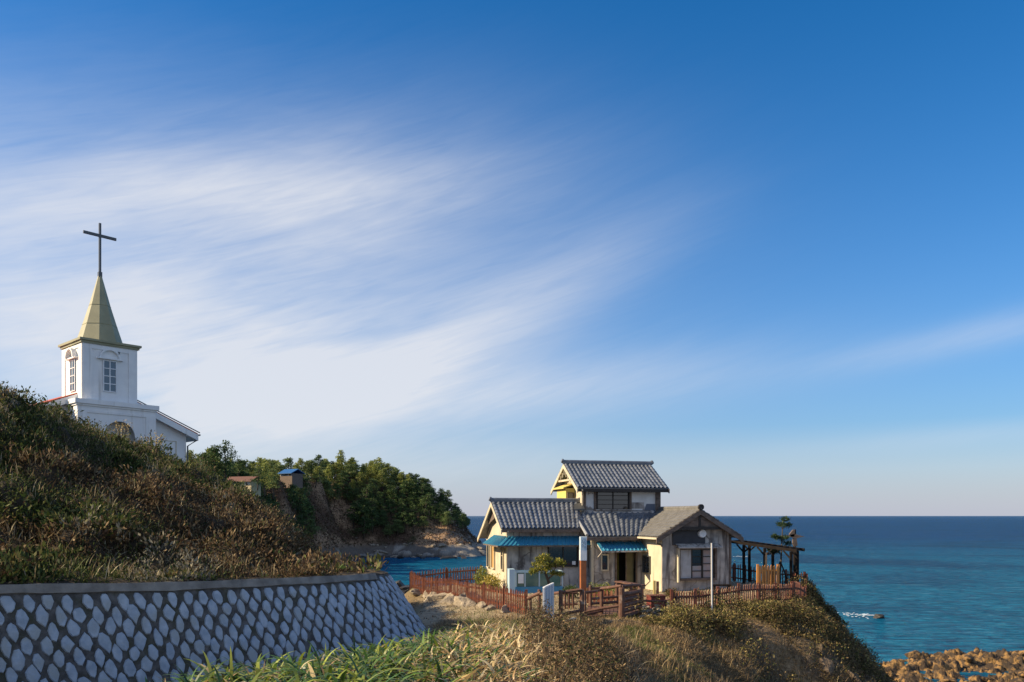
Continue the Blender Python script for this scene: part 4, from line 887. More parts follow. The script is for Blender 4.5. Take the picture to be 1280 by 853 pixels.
fr_ = MB(); fr_.box(-2.30, -2.16, 3.84, 3.9, 3.5, 4.75); fr_.box(1.42, 1.665, 3.82, 3.9, 3.5, 4.75); fr_.box(-1.75, -1.64, 3.85, 3.9, 3.5, 4.75); fr_.box(.07, .17, 3.85, 3.9, 3.5, 4.75); fr_.box(-2.16, 1.42, 3.86, 3.9, 4.62, 4.75); fr_.build('corner_posts', OW, up)
window(up, 'f', -1.56, .0, 3.74, 4.58, 3.9, 2, 4, DW, M_['glass'], .06)
MB().box(-1.7, .12, 3.70, 3.86, 3.66, 3.70).build('window_sill', M_['plaster'], up)
MB().box(.17, .82, 3.885, 3.898, 3.75, 4.05).build('patched_render', M_['plaster'], up); MB().prism([(.82, 3.89, 3.6), (1.4, 3.89, 3.6), (1.4, 3.89, 3.98), (.95, 3.89, 3.98)], (0, .006, 0)).build('slate_patch', mat('slate_patch', (.09, .11, .15), None, 2, .6), up)
bay = MB().box(-2.78, -2.30, 5.0, 6.5, 3.55, 4.75).build('side_bay', M_['yellowwall'], up); MB().hexa([(-2.95, 4.9, 4.72), (-2.95, 6.6, 4.72), (-2.30, 6.6, 4.95), (-2.30, 4.9, 4.95)], [(-2.95, 4.9, 4.78), (-2.95, 6.6, 4.78), (-2.30, 6.6, 5.01), (-2.30, 4.9, 5.01)]).build('bay_hood', M_['yellowwall'], bay); window(bay, 'f', -2.68, -2.42, 3.9, 4.5, 5.0, 1, 1, OW, M_['glass'], .04)
MB().tube([(-2.5, 3.38, 4.62), (-2.42, 3.6, 4.45), (-2.36, 3.80, 4.40), (-2.36, 3.80, 3.62)], .035).build('downpipe', M_['plaster2'], ru)
MB().hexa([(-2.85, 3.55, 3.66), (-2.32, 3.55, 3.66), (-2.32, 3.95, 3.92), (-2.7, 3.95, 3.92)], [(-2.85, 3.55, 3.70), (-2.32, 3.55, 3.74), (-2.32, 3.95, 4.02), (-2.7, 3.95, 3.97)]).build('zinc_flashing', M_['steel'], rl)
# --- right wing, gable to the front
wg = MB().prism([(0, 0, -.3), (0, 0, 2.62), (1.61, 0, 3.56), (3.2, 0, 2.64), (3.2, 0, -.3)], (0, 5.2, 0)).build('gabled_wing_wall', M_['plaster'], hs_)
MB().box(-.02, -.002, .02, 2.198, -.3, 2.6).build('sun_side_face', M_['plaster2'], wg)  # left wall face in cream, painted to look sunlit
rw = tiles((-.41, -.4, 2.49), (-.41, 5.4, 2.49), (1.61, -.4, 3.68), (1.61, 5.4, 3.68), 'gabled_wing_roof', T2, hs_, per=.24, amp=.025, course=.24); tiles((3.63, -.4, 2.49), (3.63, 5.4, 2.49), (1.61, -.4, 3.68), (1.61, 5.4, 3.68), 'rear_slope', T2, rw)
ridge((1.61, -.42, 3.7), (1.61, 5.4, 3.7), 'ridge_tiles', T2, rw); MB().tube([(1.61, -.5, 3.78), (1.61, -.38, 3.78)], [.13, .13], 10).build('ridge_end_tile', DW, rw)
barge([(-.46, -.43, 2.44), (1.61, -.43, 3.67), (3.68, -.43, 2.44)], rw, OW, .22)
MB().prism([(.25, -.32, 2.86), (1.61, -.32, 3.62), (2.97, -.32, 2.86)], (0, .06, 0)).build('gable_boards', OW, rw)
MB().box(.20, 3.02, -.36, -.30, 2.80, 2.92).box(1.56, 1.66, -.35, -.322, 2.92, 3.5).build('collar_beam', DW, rw)
m = MB(); 
for y in (-.2, .0, 1, 2): pass
m.bar((-.44, -.42, 2.42), (-.44, 1.66, 2.42), .06, .08); m.build('eave_board', CW, rw)
MB().tube([(-.45, -.3, 2.40), (-.42, -.3, 2.28), (-.3, -.2, 2.2), (-.06, -.06, 2.12), (-.06, -.06, 2.05)], .035).build('downpipe', DW, rw)
MB().box(3.2, 3.3, -.05, .1, -.3, 2.6).build('corner_post', OW, wg)
MB().box(.46, 2.02, -.045, -.003, 2.12, 2.76).build('dark_panel', mat('charred_boards', (.05, .052, .06), (.035, .036, .042), 3, .8, .003, 12), wg)
m = MB().tube([(1.85, -.05, 2.62), (1.85, -.16, 2.62)], [.19, .17], 20); dsk = m.build('round_lamp', M_['whitepaint'], wg, sm=False)
hood = MB().hexa([(.60, -.42, 1.99), (2.68, -.42, 1.99), (2.68, -.003, 2.10), (.60, -.003, 2.10)], [(.60, -.42, 2.03), (2.68, -.42, 2.03), (2.68, -.003, 2.20), (.60, -.003, 2.20)]).build('window_hood', M_['plaster'], wg)
bw = window(wg, 'f', .8, 2.46, .66, 1.92, 0, 1, 1, OW, M_['glass'], .09, .12)
MB().box(.81, 1.33, -.07, -.016, .67, 1.91).build('white_shutter', mat('grey_white_shutter', (.42, .43, .45), (.33, .33, .34), 3, .7, streak=((.22, .2, .18), (5, 5, .8), .55, .7)), bw)
lt = MB()
for x in (1.36, 1.88, 2.40): lt.box(x-.03, x+.03, -.075, -.016, .67, 1.91)
for i in range(1, 4): z = .66+i*.315; lt.box(1.39, 1.85, -.06, -.017, z-.018, z+.018); lt.box(1.91, 2.37, -.06, -.017, z-.018, z+.018)
lt.build('lattice', DW, bw)
cu = MB(); cu.box(1.40, 1.84, -.028, -.0165, .68, 1.2); cu.box(1.92, 2.36, -.028, -.0165, .68, 1.88); cu.build('paper_panes', mat('paper_pane', (.30, .29, .30), (.36, .26, .24), 3, .7), bw)
MB().box(.66, .73, -.2, -.003, .5, 1.98).build('side_board', M_['plaster2'], bw)
window(wg, 'l', 1.2, 1.95, .85, 1.55, -.02, 2, 3, M_['steel'], M_['glass'], .035)
MB().box(-.05, 3.28, -.05, -.003, -.3, .12).build('plinth', M_['coping'], wg)
random.seed(21)
# ------------------------------------------------------------ fences
def gz1(x, y): return float(gh([x], [y])[0])+H0
def picket_fence(pts, label, h=.85, sp=.14, m=None, group=None, post_every=1.5, name='picket_fence', wd=.056, posth=.12):
    m = m or M_['redwood']; x0, y0 = pts[0]; base = Vector((x0, y0, gz1(x0, y0))); r = empty(name, base); tag(r, label, 'fence', group); pk, rl_ = MB(), MB(); posts = []
    for (ax, ay), (bx, by) in zip(pts[:-1], pts[1:]):
        L = math.hypot(bx-ax, by-ay); d = Vector(((bx-ax)/L, (by-ay)/L, 0)); n = Vector((-d.y, d.x, 0)); k = max(1, round(L/sp)); g = lambda t: Vector((ax+d.x*t, ay+d.y*t, gz1(ax+d.x*t, ay+d.y*t)))-base
        for i in range(k):
            t = L*(i+.5)/k; p = g(t)+n*random.gauss(0, .004); dz = random.gauss(0, .012); w2 = wd/2*random.uniform(.9, 1.05); hh = h+dz; ln = random.gauss(0, .012)
            q = [p-d*w2, p+d*w2, p+d*w2+Vector((0, 0, hh-.06))+d*ln, p+Vector((0, 0, hh))+d*ln, p-d*w2+Vector((0, 0, hh-.06))+d*ln]
            q = [v+Vector((0, 0, .04)) if j < 2 else v for j, v in enumerate(q)]; pk.prism([v-n*.01 for v in q], n*.02)
        ns = max(1, round(L/post_every))
        for i in range(ns+1): 
            if i == ns and (bx, by) != pts[-1]: continue
            p = g(L*i/ns)+n*.045; posts.append(p)
        for i in range(ns):
            for z in (.22, h-.2): rl_.bar(g(L*i/ns)+n*.03+Vector((0, 0, z)), g(L*(i+1)/ns)+n*.03+Vector((0, 0, z)), .035, .07)
    pk.build('pickets', m, r); rl_.build('rails', m, r)
    for p in posts: MB().box(p.x-.045, p.x+.045, p.y-.045, p.y+.045, p.z-.15, p.z+h+posth*random.uniform(.3, .6)).build('post', m, r)
    return r
picket_fence([(-4.85, 38.2), (-4.0, 36.3), (-2.6, 33.5), (-1.1, 30.4), (.45, 27.3)], 'red-brown picket fence above the pale rocks, running towards the log railing')
picket_fence([(-4.85, 38.2+.15), (-3.2, 39.3), (-1.55, 40.4)], 'red-brown picket fence on the sea side, ending behind the left end of the house')
picket_fence([(5.4, 26.9), (7.4, 28.6), (9.4, 30.4), (11.3, 32.2)], 'long red-brown picket fence along the cliff edge in front of the gabled wing')
picket_fence([(11.4, 32.35), (12.6, 34.3), (13.45, 36.4)], 'short red-brown picket fence turning the cliff corner at the far right of the yard')
picket_fence([(13.4, 36.55), (12.4, 38.6), (11.2, 40.3), (10.0, 40.6)], 'dark picket fence against the sea behind the pergola', h=.9, sp=.16)
picket_fence([(10.35, 33.6), (11.3, 33.9)], 'sunlit orange picket gate standing under the pergola', h=1.2, sp=.15, m=mat('sunlit_wood_tone', (.50, .22, .05), (.42, .17, .04), 4, .6), name='picket_gate', wd=.09)  # orange tone puts the sunlight into the wood colour
picket_fence([(2.9, 30.6), (4.0, 30.2), (4.6, 30.0)], 'low red-brown picket fence behind the log bridge, below the entrance awning', h=.55, sp=.17, wd=.1)
# ------------------------------------------------------------ log bridge / rails
LG = M_['log']
def wp(px, py, Y): return P(px, py, Y)
lf = empty('log_railing', wp(701, 784, 25)); tag(lf, 'dark log railing of thick posts and round rails left of the tall signpost', 'railing'); lo_ = Vector(lf.location)
def lpost(px, pt, Y, par, org, r=.065): 
    x = (px-640)/F*Y; zt = P(px, pt, Y).z; zb = gz1(x, Y)-.15; return MB().tube([Vector((x, Y, zb))-org, Vector((x, Y, zt-.03))-org, Vector((x, Y, zt))-org], [r*1.05, r, r*.8], 10).build('post', LG, par, sm=False)
def lrail(a, b, par, org, r=.048): 
    a = Vector(a)-org; b = Vector(b)-org; return MB().tube([a, a.lerp(b, .5)+Vector((0, 0, random.uniform(-.015, .015))), b], [r, r*1.08, r*.95], 9).build('rail', LG, par)
lpost(701, 738, 25, lf, lo_); lpost(727.5, 737, 25, lf, lo_, .07); lpost(674, 737, 27.0, lf, lo_, .06); lpost(663, 745, 27.3, lf, lo_, .05)
lrail(wp(700, 741, 25), wp(727, 737, 24.93), lf, lo_); lrail(wp(690, 771, 25.05), wp(727, 763, 24.95), lf, lo_); lrail(wp(660, 748, 27.3), wp(676, 741, 26.9), lf, lo_, .06); lrail(wp(676, 743, 26.9), wp(701, 741, 25.1), lf, lo_, .05)
for px in (706, 711, 716): MB().tube([wp(px, 742, 29)-lo_, wp(px, 762, 29)-lo_-Vector((0, 0, .3))], .05, 8).build('post', LG, lf)
lrail(wp(698, 742, 29), wp(722, 741, 29), lf, lo_); lrail(wp(698, 756, 29), wp(722, 755, 29), lf, lo_)
br = empty('log_bridge', wp(764, 776, 26.6)); tag(br, 'small timber footbridge with log posts and a stacked-log side, right of the tall signpost', 'footbridge'); bo = Vector(br.location)
for px, pt, Y, r in ((731, 739, 26.2, .05), (752, 735, 27.1, .065), (777, 734.5, 26.0, .10), (800, 731, 27.0, .075), (738, 732, 29.5, .06), (771, 730, 30.2, .06), (789, 729, 30, .05)): lpost(px, pt, Y, br, bo, r)
for a, b in (((730, 741, 26.2), (752, 737.5, 27)), ((752, 736, 27), (777, 732.5, 26)), ((777, 733, 26), (800, 731.5, 27)), ((730, 765, 26.2), (777, 757, 26.0)), ((728, 769, 26.4), (752, 764, 27)), ((738, 736, 29.5), (789, 731.5, 30)), ((738, 749, 29.5), (789, 745, 30)), ((738, 755, 29.5), (789, 751, 30))): lrail(wp(*a), wp(*b), br, bo)
for k in range(5): lrail(wp(777, 743+k*7.2, 26.0), wp(800, 739+k*6.4, 27.0), br, bo, .075)
m = MB(); a0, a1, b0, b1 = (wp(733, 770, 26.3)-bo, wp(800, 768, 27)-bo, wp(735, 757, 29.5)-bo, wp(800, 757, 30)-bo)
for i in range(14):
    t0, t1 = i/14, (i+.85)/14; q = [a0.lerp(a1, t0), a0.lerp(a1, t1), b0.lerp(b1, t1), b0.lerp(b1, t0)]; m.hexa([v-Vector((0, 0, .05)) for v in q], q)
m.build('deck', LG, br)
m = MB(); m.box(-.2, 1.3, -.15, -.05, -.15, -.03).build('beam', LG, br)
rr = empty('rope_rail', wp(832, 765, 27.2)); tag(rr, 'low thin log rail between the footbridge and the cliff fence', 'railing'); ro = Vector(rr.location)
lpost(832, 750, 27.2, rr, ro, .045); lpost(846, 745, 27.0, rr, ro, .04); lrail(wp(800, 751, 27), wp(832, 752, 27.2), rr, ro, .035); lrail(wp(832, 750.5, 27.2), wp(852, 746, 27), rr, ro, .035)
# tall banner post
x, Y = (728.8-640)/F*27.6, 27.6; z0 = gz1(x, Y); bp = empty('signpost', (x, Y, z0), .1); tag(bp, 'tall square post, orange-brown below with a pale glassy sign panel on top', 'signpost')
zt = P(728, 671, Y).z-z0; zm = P(728, 701, Y).z-z0
MB().box(-.10, .10, -.10, .10, -.2, zm).build('post', M_['rust'], bp, bevel=.01)
pn = MB().box(-.11, .11, -.11, .11, zm+.003, zt).build('sign_panel', mat('pale_blue_panel', (.62, .72, .80), (.5, .6, .68), 3, .3), bp, bevel=.006)
MB().box(-.112, .112, -.113, .112, zm+.01, zm+.36).build('white_band', M_['whitepaint'], pn)
m = MB()
for k in range(9):
    z = zt-.07-k*.038; x0 = -.07+.01*(k % 3); 
    for j in range(3): 
        if (k*3+j*5) % 4: m.box(x0+j*.05, x0+j*.05+.03, -.1145, -.1135, z-.022, z)
m.build('lettering', mat('grey_blue_lettering', (.12, .2, .28), None, 1, .5), pn)
MB().box(-.055, -.05, -.118, -.112, zm+.36, zt-.01).box(.05, .055, -.118, -.112, zm+.36, zt-.01).build('panel_edges', M_['bluemetal'], pn)
# white slatted board on a leg
Y = 24.6; a = wp(679.5, 733, Y-.1); sb = empty('notice_board', (wp(690.5, 778, Y).x, Y, gz1(wp(690.5, 778, Y).x, Y))); so = Vector(sb.location); tag(sb, 'white slatted notice board with a slanting top, on one thin leg', 'notice board')
c4 = [wp(679.5, 771, 24.2), wp(691.5, 773, 25), wp(691.5, 729.5, 25), wp(679.5, 735, 24.2)]; c4 = [v-so for v in c4]; nrm = (c4[1]-c4[0]).cross(c4[3]-c4[0]).normalized()*.03
MB().prism([c.lerp((c4[0]+c4[2])/2, .06)-nrm*.25 for c in c4], nrm*.5).build('back_panel', mat('blue_back_panel', (.16, .27, .42), (.20, .32, .48), 3, .4), sb)
m = MB()
for i in range(4): m.bar(c4[i], c4[(i+1) % 4], .055, .05)
m.build('frame', M_['whitepaint'], sb); m = MB()
for i in range(1, 6): t = i/6; m.bar(c4[0].lerp(c4[1], t), c4[3].lerp(c4[2], t), .035, .05)
m.build('slats', M_['whitepaint'], sb); MB().bar(c4[1]+Vector((-.03, 0, .1)), (c4[1].x-.03, c4[1].y, -.2), .06).build('leg', M_['whitepaint'], sb)
# glass display case
dc = empty('display_case', (.15, 34.6, gz1(.15, 34.6)), R(8)); tag(dc, 'blue and white framed glass case standing before the left wing of the house', 'display case')
MB().box(0, 2.1, 0, .8, 0, .30).build('base', M_['bluepaint'], dc)
m = MB()
for x in (.03, .42, 1.05, 2.07):
    for y in (.03, .77): m.box(x-.03, x+.03, y-.03, y+.03, .303, .92)
for y in (.03, .77): m.box(0, 2.1, y-.032, y+.032, .92, .97)
for x in (.03, 2.07): m.box(x-.032, x+.032, .07, .73, .921, .969)
m.build('frame', mat('pale_frame_paint', (.36, .48, .55), None, 2, .5), dc); MB().box(.06, 1.99, .04, .76, .305, .90).build('glass', mat('green_glass', (.05, .13, .12), (.16, .24, .20), 1.5, .08), dc)
MB().box(-.26, -.01, .02, .7, .0, 1.06).build('side_cabinet', mat('ice_blue_paint', (.40, .55, .66), None, 2, .4), dc); MB().box(.12, .36, -.003, .026, .45, .86).build('poster', M_['whitepaint'], dc)
# ------------------------------------------------------------ pergola
PG = M_['pergolawood']; A = Vector((10.35, 37.6, H0-1.22)); B = Vector((12.4, 35.3, H0-1.52)); back = Vector((.75, 1.05, 0))
pg = empty('pergola', (11.6, 37.2, gz1(11.6, 37.2))); tag(pg, 'dark timber pergola on slim braced posts reaching from the gabled wing towards the sea', 'pergola'); po = Vector(pg.location)
for q in (Vector(), back*.9): MB().bar(A+q-po-(B-A)*.03, B+q-po+(B-A)*.06, .08, .13).build('beam', PG, pg)
m = MB()
for i in range(11): q = A.lerp(B, i/10)+Vector((0, 0, .02)); m.bar(q+back*.03-po, q+back*.87-po, .05, .09)
m.build('rafters', PG, pg)
def pgpost(t, q, name='post'):
    p = A.lerp(B, t)+back*q; zg = gz1(p.x, p.y); MB().box(p.x-.055-po.x, p.x+.055-po.x, p.y-.055-po.y, p.y+.055-po.y, zg-.1-po.z, p.z-.08-po.z).build('post', PG, pg)
    mm = MB(); d = (B-A).normalized()
    for s in (-1, 1):
        if 0 <= t+s*.12 <= 1.05: mm.bar(p-po+Vector((0, 0, -.42)), p-po+d*s*.38+Vector((0, 0, -.08)), .05, .06)
    mm.build('brace', PG, pg)
for t in (.2, .55, .97): pgpost(t, 0)
for t in (.15, .55, .95): pgpost(t, .9)
# young pine tied to stakes
def pad(c, s, n, size, cols, flat=.5):
    g = rng.normal(0, 1, (n, 3)); g /= np.linalg.norm(g, axis=1)[:, None]; g *= (rng.random(n)**.35)[:, None]; p = np.array(c)+g*np.array([s, s, s*flat]); return leaves(p, rng.uniform(.7, 1.3, n)*size, pal(cols, n, .2), asp=.25, nrm=np.tile([0, 0, .7], (n, 1)))
PINEC = [(.03, .06, .02), (.05, .085, .025), (.02, .04, .015)]
Y = 37.2; b = P(974, 728, Y); zb = gz1(b.x, Y); yp = empty('young_pine', (b.x, Y, zb)); tag(yp, 'slender young pine with sparse dark tufts, staked beside the pergola', 'pine tree')
yo = Vector(yp.location); tr = [P(*q, Y)-yo for q in ((973, 735), (976, 705), (977, 685), (978, 665), (979, 652))]; MB().tube(tr, [.05, .045, .035, .025, .015], 6).build('trunk', M_['bark'], yp)
m = MB(); vs = []
for px, py, s in ((981, 650, .22), (977, 656, .24), (985, 657, .2), (968, 671, .16), (974, 673, .2), (981, 673, .2), (984, 680, .2), (964, 688, .15), (971, 690, .16)):
    q = P(px, py, Y+random.uniform(-.3, .3))-yo; m.tube([P(977.5, py+5, Y)-yo, q], [.015, .008], 5); vs.append(pad(q, s, 190, .12, PINEC))
m.build('branches', M_['bark'], yp); v, f, c = join(vs); npmesh('crown', v, f, LEAF, parent=yp, cols=c)
st = empty('tree_stakes', (b.x, Y, zb)); tag(st, 'three dark stakes leaning together to hold up the young pine', 'stakes')
for px, dy in ((961, -.3), (987, -.2), (975, .7)): MB().tube([P(px, 732, Y+dy)-yo, P(975.5, 702, Y)-yo], .03, 6).build('stake', PG, st)
# wooden weather vane
Y = 38.2; b = P(993, 722, Y); wv = empty('weather_vane', (b.x, Y, gz1(b.x, Y))); tag(wv, 'carved wooden bird-like vane with spread wings on a tall post beside the pergola', 'weather vane'); wo = Vector(wv.location)
MB().tube([P(993, 730, Y)-wo, P(993.3, 662, Y)-wo], .07, 8).build('post', PG, wv)
w_ = lambda px, py: P(px, py, Y-.08)-wo
MB().prism([w_(981, 669), w_(990, 672), w_(994, 674), w_(1000, 672), w_(1006, 671), w_(1000, 669.5), w_(993, 667.5), w_(988, 669)], (0, .1, 0)).build('wings', M_['oldwood'], wv); MB().prism([w_(987, 668), w_(991, 663), w_(994, 662), w_(993, 671), w_(989, 671)], (0, .12, 0)).build('head', M_['oldwood'], wv); MB().prism([w_(991, 674), w_(996, 674), w_(997, 682), w_(993, 684), w_(991, 680)], (0, .1, 0)).build('tail', M_['oldwood'], wv)
Y = 35.5; b = P(957.5, 730, Y); cp = empty('tap_post', (b.x, Y, gz1(b.x, Y))); tag(cp, 'pale wooden post with a short crosspiece standing before the orange gate', 'post'); co = Vector(cp.location)
MB().tube([Vector((0, 0, -.1)), P(957.5, 691, Y)-co], .05, 8).build('pole', mat('pale_wood', (.42, .26, .13), (.32, .2, .1), 5, .7), cp); MB().bar(P(954.5, 693.5, Y)-co, P(963.5, 692.5, Y)-co, .06).build('crosspiece', PG, cp)
# white thin pole before the gabled wing window
Y = 27.6; b = P(890, 754, Y); wpz = gz1(b.x, Y); wpo = MB().tube([(b.x, Y, wpz-.2), (b.x-.01, Y, P(889, 679, Y).z)], .03, 10); tag(wpo.build('white_pole', mat('grey_white_paint', (.5, .5, .5), None, 2, .5)), 'thin white pole standing in front of the gabled wing window', 'pole')
# small yard objects
def bush(name, x, y, r, hgt, label, cols, size=.07, n=3000, cat='bush', stems=8, zoff=0):
    z = gz1(x, y); o = empty(name, (x, y, z)); tag(o, label, cat); m = MB()
    for k in range(stems): a = random.uniform(0, 6.28); q = Vector((cos(a)*r*.6, sin(a)*r*.6, hgt*.6)); m.tube([(0, 0, -.05), q*.5+Vector((0, 0, .05)), q], [.02, .014, .006], 5)
    m.build('stems', M_['bark'], o)
    g = rng.normal(0, 1, (n, 3)); g /= np.linalg.norm(g, axis=1)[:, None]; lump = .8+.35*np.sin(g[:, 0]*5+x)*np.sin(g[:, 1]*6)+.15*np.sin(g[:, 2]*9)
    g = g*(rng.random(n)**.22*lump)[:, None]; p = g*np.array([r, r, hgt*.5])+np.array([0, 0, hgt*.52]); p[:, 2] = np.abs(p[:, 2])
    v, f, c = leaves(p, rng.uniform(.6, 1.3, n)*size, pal(cols, n, .2), asp=.45, nrm=g*.8); npmesh('foliage', v, f, LEAF, parent=o, cols=c); return o
YG = [(.16, .20, .03), (.24, .26, .05), (.10, .14, .03), (.32, .28, .07)]; GG = [(.05, .09, .02), (.09, .13, .03), (.04, .06, .02)]
x, y = P(751, 740, 32.5).x, 32.5; bush('clipped_bush', x, y, .72, .62, 'round clipped yellow-green bush under the small window beside the entrance', YG, .06, 3600)
x, y = P(713, 745, 32.8).x, 32.8; bush('clipped_bush', x, y, .42, .5, 'small clipped dark green bush behind the tall signpost', GG, .06, 2000)
x, y = P(604, 735, 36.4).x, 36.2; bush('garden_bush', x, y, .45, 1.0, 'loose yellow-green bush at the left corner of the house', YG, .09, 1400)
x, y = P(615, 735, 35.6).x, 35.4; bush('garden_bush', x, y, .5, .75, 'golden straggly bush right beside the sunlit side wall', [(.5, .38, .08), (.38, .3, .07), (.24, .24, .05)], .09, 1500)
Y = 31.0; b = P(686, 745, Y); gp_ = empty('garden_pine', (b.x, Y, gz1(b.x, Y))); tag(gp_, 'small cloud-pruned pine with sunlit yellow-green pads in front of the dark window', 'pine tree'); go = Vector(gp_.location)
m = MB(); m.tube([Vector((0, 0, -.1)), P(686, 728, Y)-go, P(682, 717, Y)-go, P(684, 705, Y)-go, P(681, 697, Y)-go], [.07, .06, .05, .035, .015], 7); m.tube([P(685, 724, Y)-go, P(692, 718, Y)-go, P(695, 706, Y)-go, P(699, 702, Y)-go], [.04, .035, .025, .015], 6); m.build('trunk', M_['bark'], gp_); vs = []
for px, py, s in ((680, 696, .20), (675, 700, .22), (684, 700, .22), (671, 706, .22), (679, 706, .26), (687, 707, .18), (668, 713, .20), (676, 713, .22), (684, 712, .16), (698, 702, .18), (703, 705, .15), (694, 706, .14), (692, 717, .16), (700, 718, .17), (665, 716, .12)): vs.append(pad(P(px, py, Y+random.uniform(-.25, .25))-go, s, 260, .10, [(.16, .19, .03), (.28, .28, .05), (.06, .09, .02), (.36, .30, .06)], .5))
v, f, c = join(vs); npmesh('crown', v, f, LEAF, parent=gp_, cols=c)
# stones in the yard and the rock edge below the left fence
for i, (px, py, Y, s) in enumerate(((545, 752, 35.2, .62), (556, 753, 34, .75), (574, 751, 33.4, .95), (590, 756, 32.2, .8), (566, 764, 32.5, .65), (583, 768, 31.0, .7), (604, 763, 30.6, .6), (535, 757, 36.2, .6), (546, 762, 34.6, .6), (618, 763, 29.6, .5), (526, 750, 37.2, .55), (632, 765, 28.6, .5))):
    p = P(px, py, Y); rock('edge_rock', RKB[i % 4], M_['palerock'], (p.x, p.y, max(p.z-.05, gz1(p.x, p.y)-.1)), (s*1.3, s*.9, s*.95), None, 'squarish pale rock in the rough edge below the left picket fence', 'rock', 'rocks banked up below the left picket fence', .25)
rock('round_boulder', RKB[1], mat('blue_grey_rock', (.16, .19, .22), (.12, .14, .17), 4, .9, .01, 10), tuple(P(713, 780, 25.6)+Vector((0, 0, .08))), (.27, .22, .2), 0, 'smooth blue-grey boulder at the foot of the log railing', 'boulder', None, .05)
for i in range(26):
    px = random.uniform(803, 826); Y = random.uniform(26, 28); p = P(px, 0, Y); s = random.uniform(.10, .2); rock('rubble_stone', RK[i % 6], M_['palerock'] if i % 3 else M_['rock'], (p.x, Y, gz1(p.x, Y)+s*.4+random.uniform(0, .2)), (s, s*.8, s*.6), None, 'grey rubble stone in the heap beside the footbridge', 'stone', 'rubble stones beside the footbridge')
for i in range(30):
    x, y = random.uniform(4.5, 8.5), random.uniform(28.5, 33.5); s = random.uniform(.07, .18); rock('yard_stone', RK[i % 6], M_['palerock'], (x, y, gz1(x, y)+s*.3), (s, s, s*.6), None, 'loose pale stone lying on the yard before the gabled wing', 'stone', 'loose stones on the yard')
for px, py, Y, s in ((497, 724, 43, 1.1), (487, 722, 44, .9), (507, 728, 42, 1.0), (515, 732, 41.5, .8), (493, 733, 42, 1.2), (503, 737, 41, 1.0)):
    p = P(px, py, Y); rock('shore_boulder', RKB[random.randrange(4)], M_['darkrock'], (p.x, p.y, p.z-s*.5), (s, s*.8, s*.7), None, 'dark wet rock between the end of the stone wall and the picket fence', 'rock', 'dark rocks past the end of the stone wall')
x, y = P(820, 760, 28.5).x, 28.5; z = gz1(x, y); bx = empty('red_bin', (x, y, z), .2); tag(bx, 'small red-brown wooden bin beside the rubble heap', 'bin'); MB().box(-.28, .28, -.22, .22, 0, .5).build('body', mat('red_paint', (.17, .035, .025), (.12, .025, .02), 4, .6), bx, bevel=.015); MB().box(-.3, .3, -.24, .24, .503, .55).build('lid', M_['redwood'], bx)
a = P(772, 727, 31.5); b = P(803, 732, 30); pl = MB().bar(a, b, .3, .05).bar(b-Vector((0, 0, .02)), (b.x, b.y, gz1(b.x, b.y)), .08).bar(a-Vector((0, 0, .02)), (a.x, a.y, gz1(a.x, a.y)), .08); tag(pl.build('plank_bench', LG), 'sun-bleached plank propped on two stubs beyond the footbridge', 'bench')
for k, (px, pt) in enumerate(((818, 726), (822, 727))):
    Y = 33.6; q = P(px, pt, Y); tag(MB().box(q.x-.05, q.x+.05, Y-.05, Y+.05, gz1(q.x, Y)-.1, q.z).build('wooden_stake', mat('yellow_stake', (.5, .38, .14), None, 2, .7) if k == 0 else M_['log']), ('pale yellow' if k == 0 else 'brown')+' wooden stake against the foot of the sunlit side wall', 'stake')
q = P(905, 737, 33.5); bs = MB().box(-.4, .4, -.15, .15, .3, .36).box(-.36, -.28, -.12, .12, -.02, .3).box(.28, .36, -.12, .12, -.02, .3).build('bench', PG); bs.location = (q.x, q.y+.4, gz1(q.x, q.y)+.02); tag(bs, 'low dark bench at the right corner of the gabled wing', 'bench')
for px, Y, r_, h_ in ((793, 33.2, .3, .35), (840, 32.8, .42, .35), (872, 32.5, .35, .4)):
    x = (px-640)/F*Y; bush('low_shrub', x, Y, r_, h_, {793: 'tiny dark shrub below the entrance awning', 840: 'low dark shrub at the foot of the gabled wing, left corner', 872: 'low shrub at the foot of the gabled wing, under the window'}[px], [(.05, .05, .02), (.10, .09, .03), (.18, .10, .04)], .07, 900)
x, y = P(880, 748, 28.8).x, 28.9; rock('pale_boulder', RKB[2], M_['palerock'], (x, y, gz1(x, y)+.15), (.6, .4, .35), .4, 'broad pale boulder just behind the cliff fence near the white pole', 'boulder', None, .05)
# ------------------------------------------------------------ ground cover
gzw = gz
def mask_fn(f): return lambda c: inview(60)(c)*f(c[..., 0], c[..., 1], c[..., 2]-H0)
def sc(n, f, fine=True): return scatter_grid(GX, GY, gz, n, mask_fn(f))
def pxo(x, y): return x/np.maximum(y, .1)*F+640
def near_green(x, y, z):
    pth_ = seg(x, y, [(-8, 8), (-7, 12), (-3.6, 18.5), (-2, 23.5), (0.4, 25.2), (4, 27)], 1.9, .3)
    return (y < 17.5)*(y > 4.5)*(x < .9-.0*y)*(x > -4.9)*(z > -3.4)*(1-pth_)*smooth(1.2, .2, x-fbm(x*.6, y*.6, 301)*1.2+.2)
n = 17000; p, nr, A_ = sc(n, near_green); print('green area', A_)
dry = smooth(-1.5, .4, p[:, 0]+(fbm(p[:, 0]*.9, p[:, 1]*.9, 302)-.5)*1.6+smooth(12, 16, p[:, 1])*.5)
isd = rng.random(n) < dry*.85+.10
cols = np.where(isd[:, None], pal([(.62, .48, .24), (.48, .33, .14), (.70, .58, .34), (.34, .22, .10)], n, .15), pal([(.07, .14, .02), (.24, .28, .04), (.11, .19, .03), (.045, .09, .02), (.20, .25, .05), (.05, .11, .03)], n, .25))
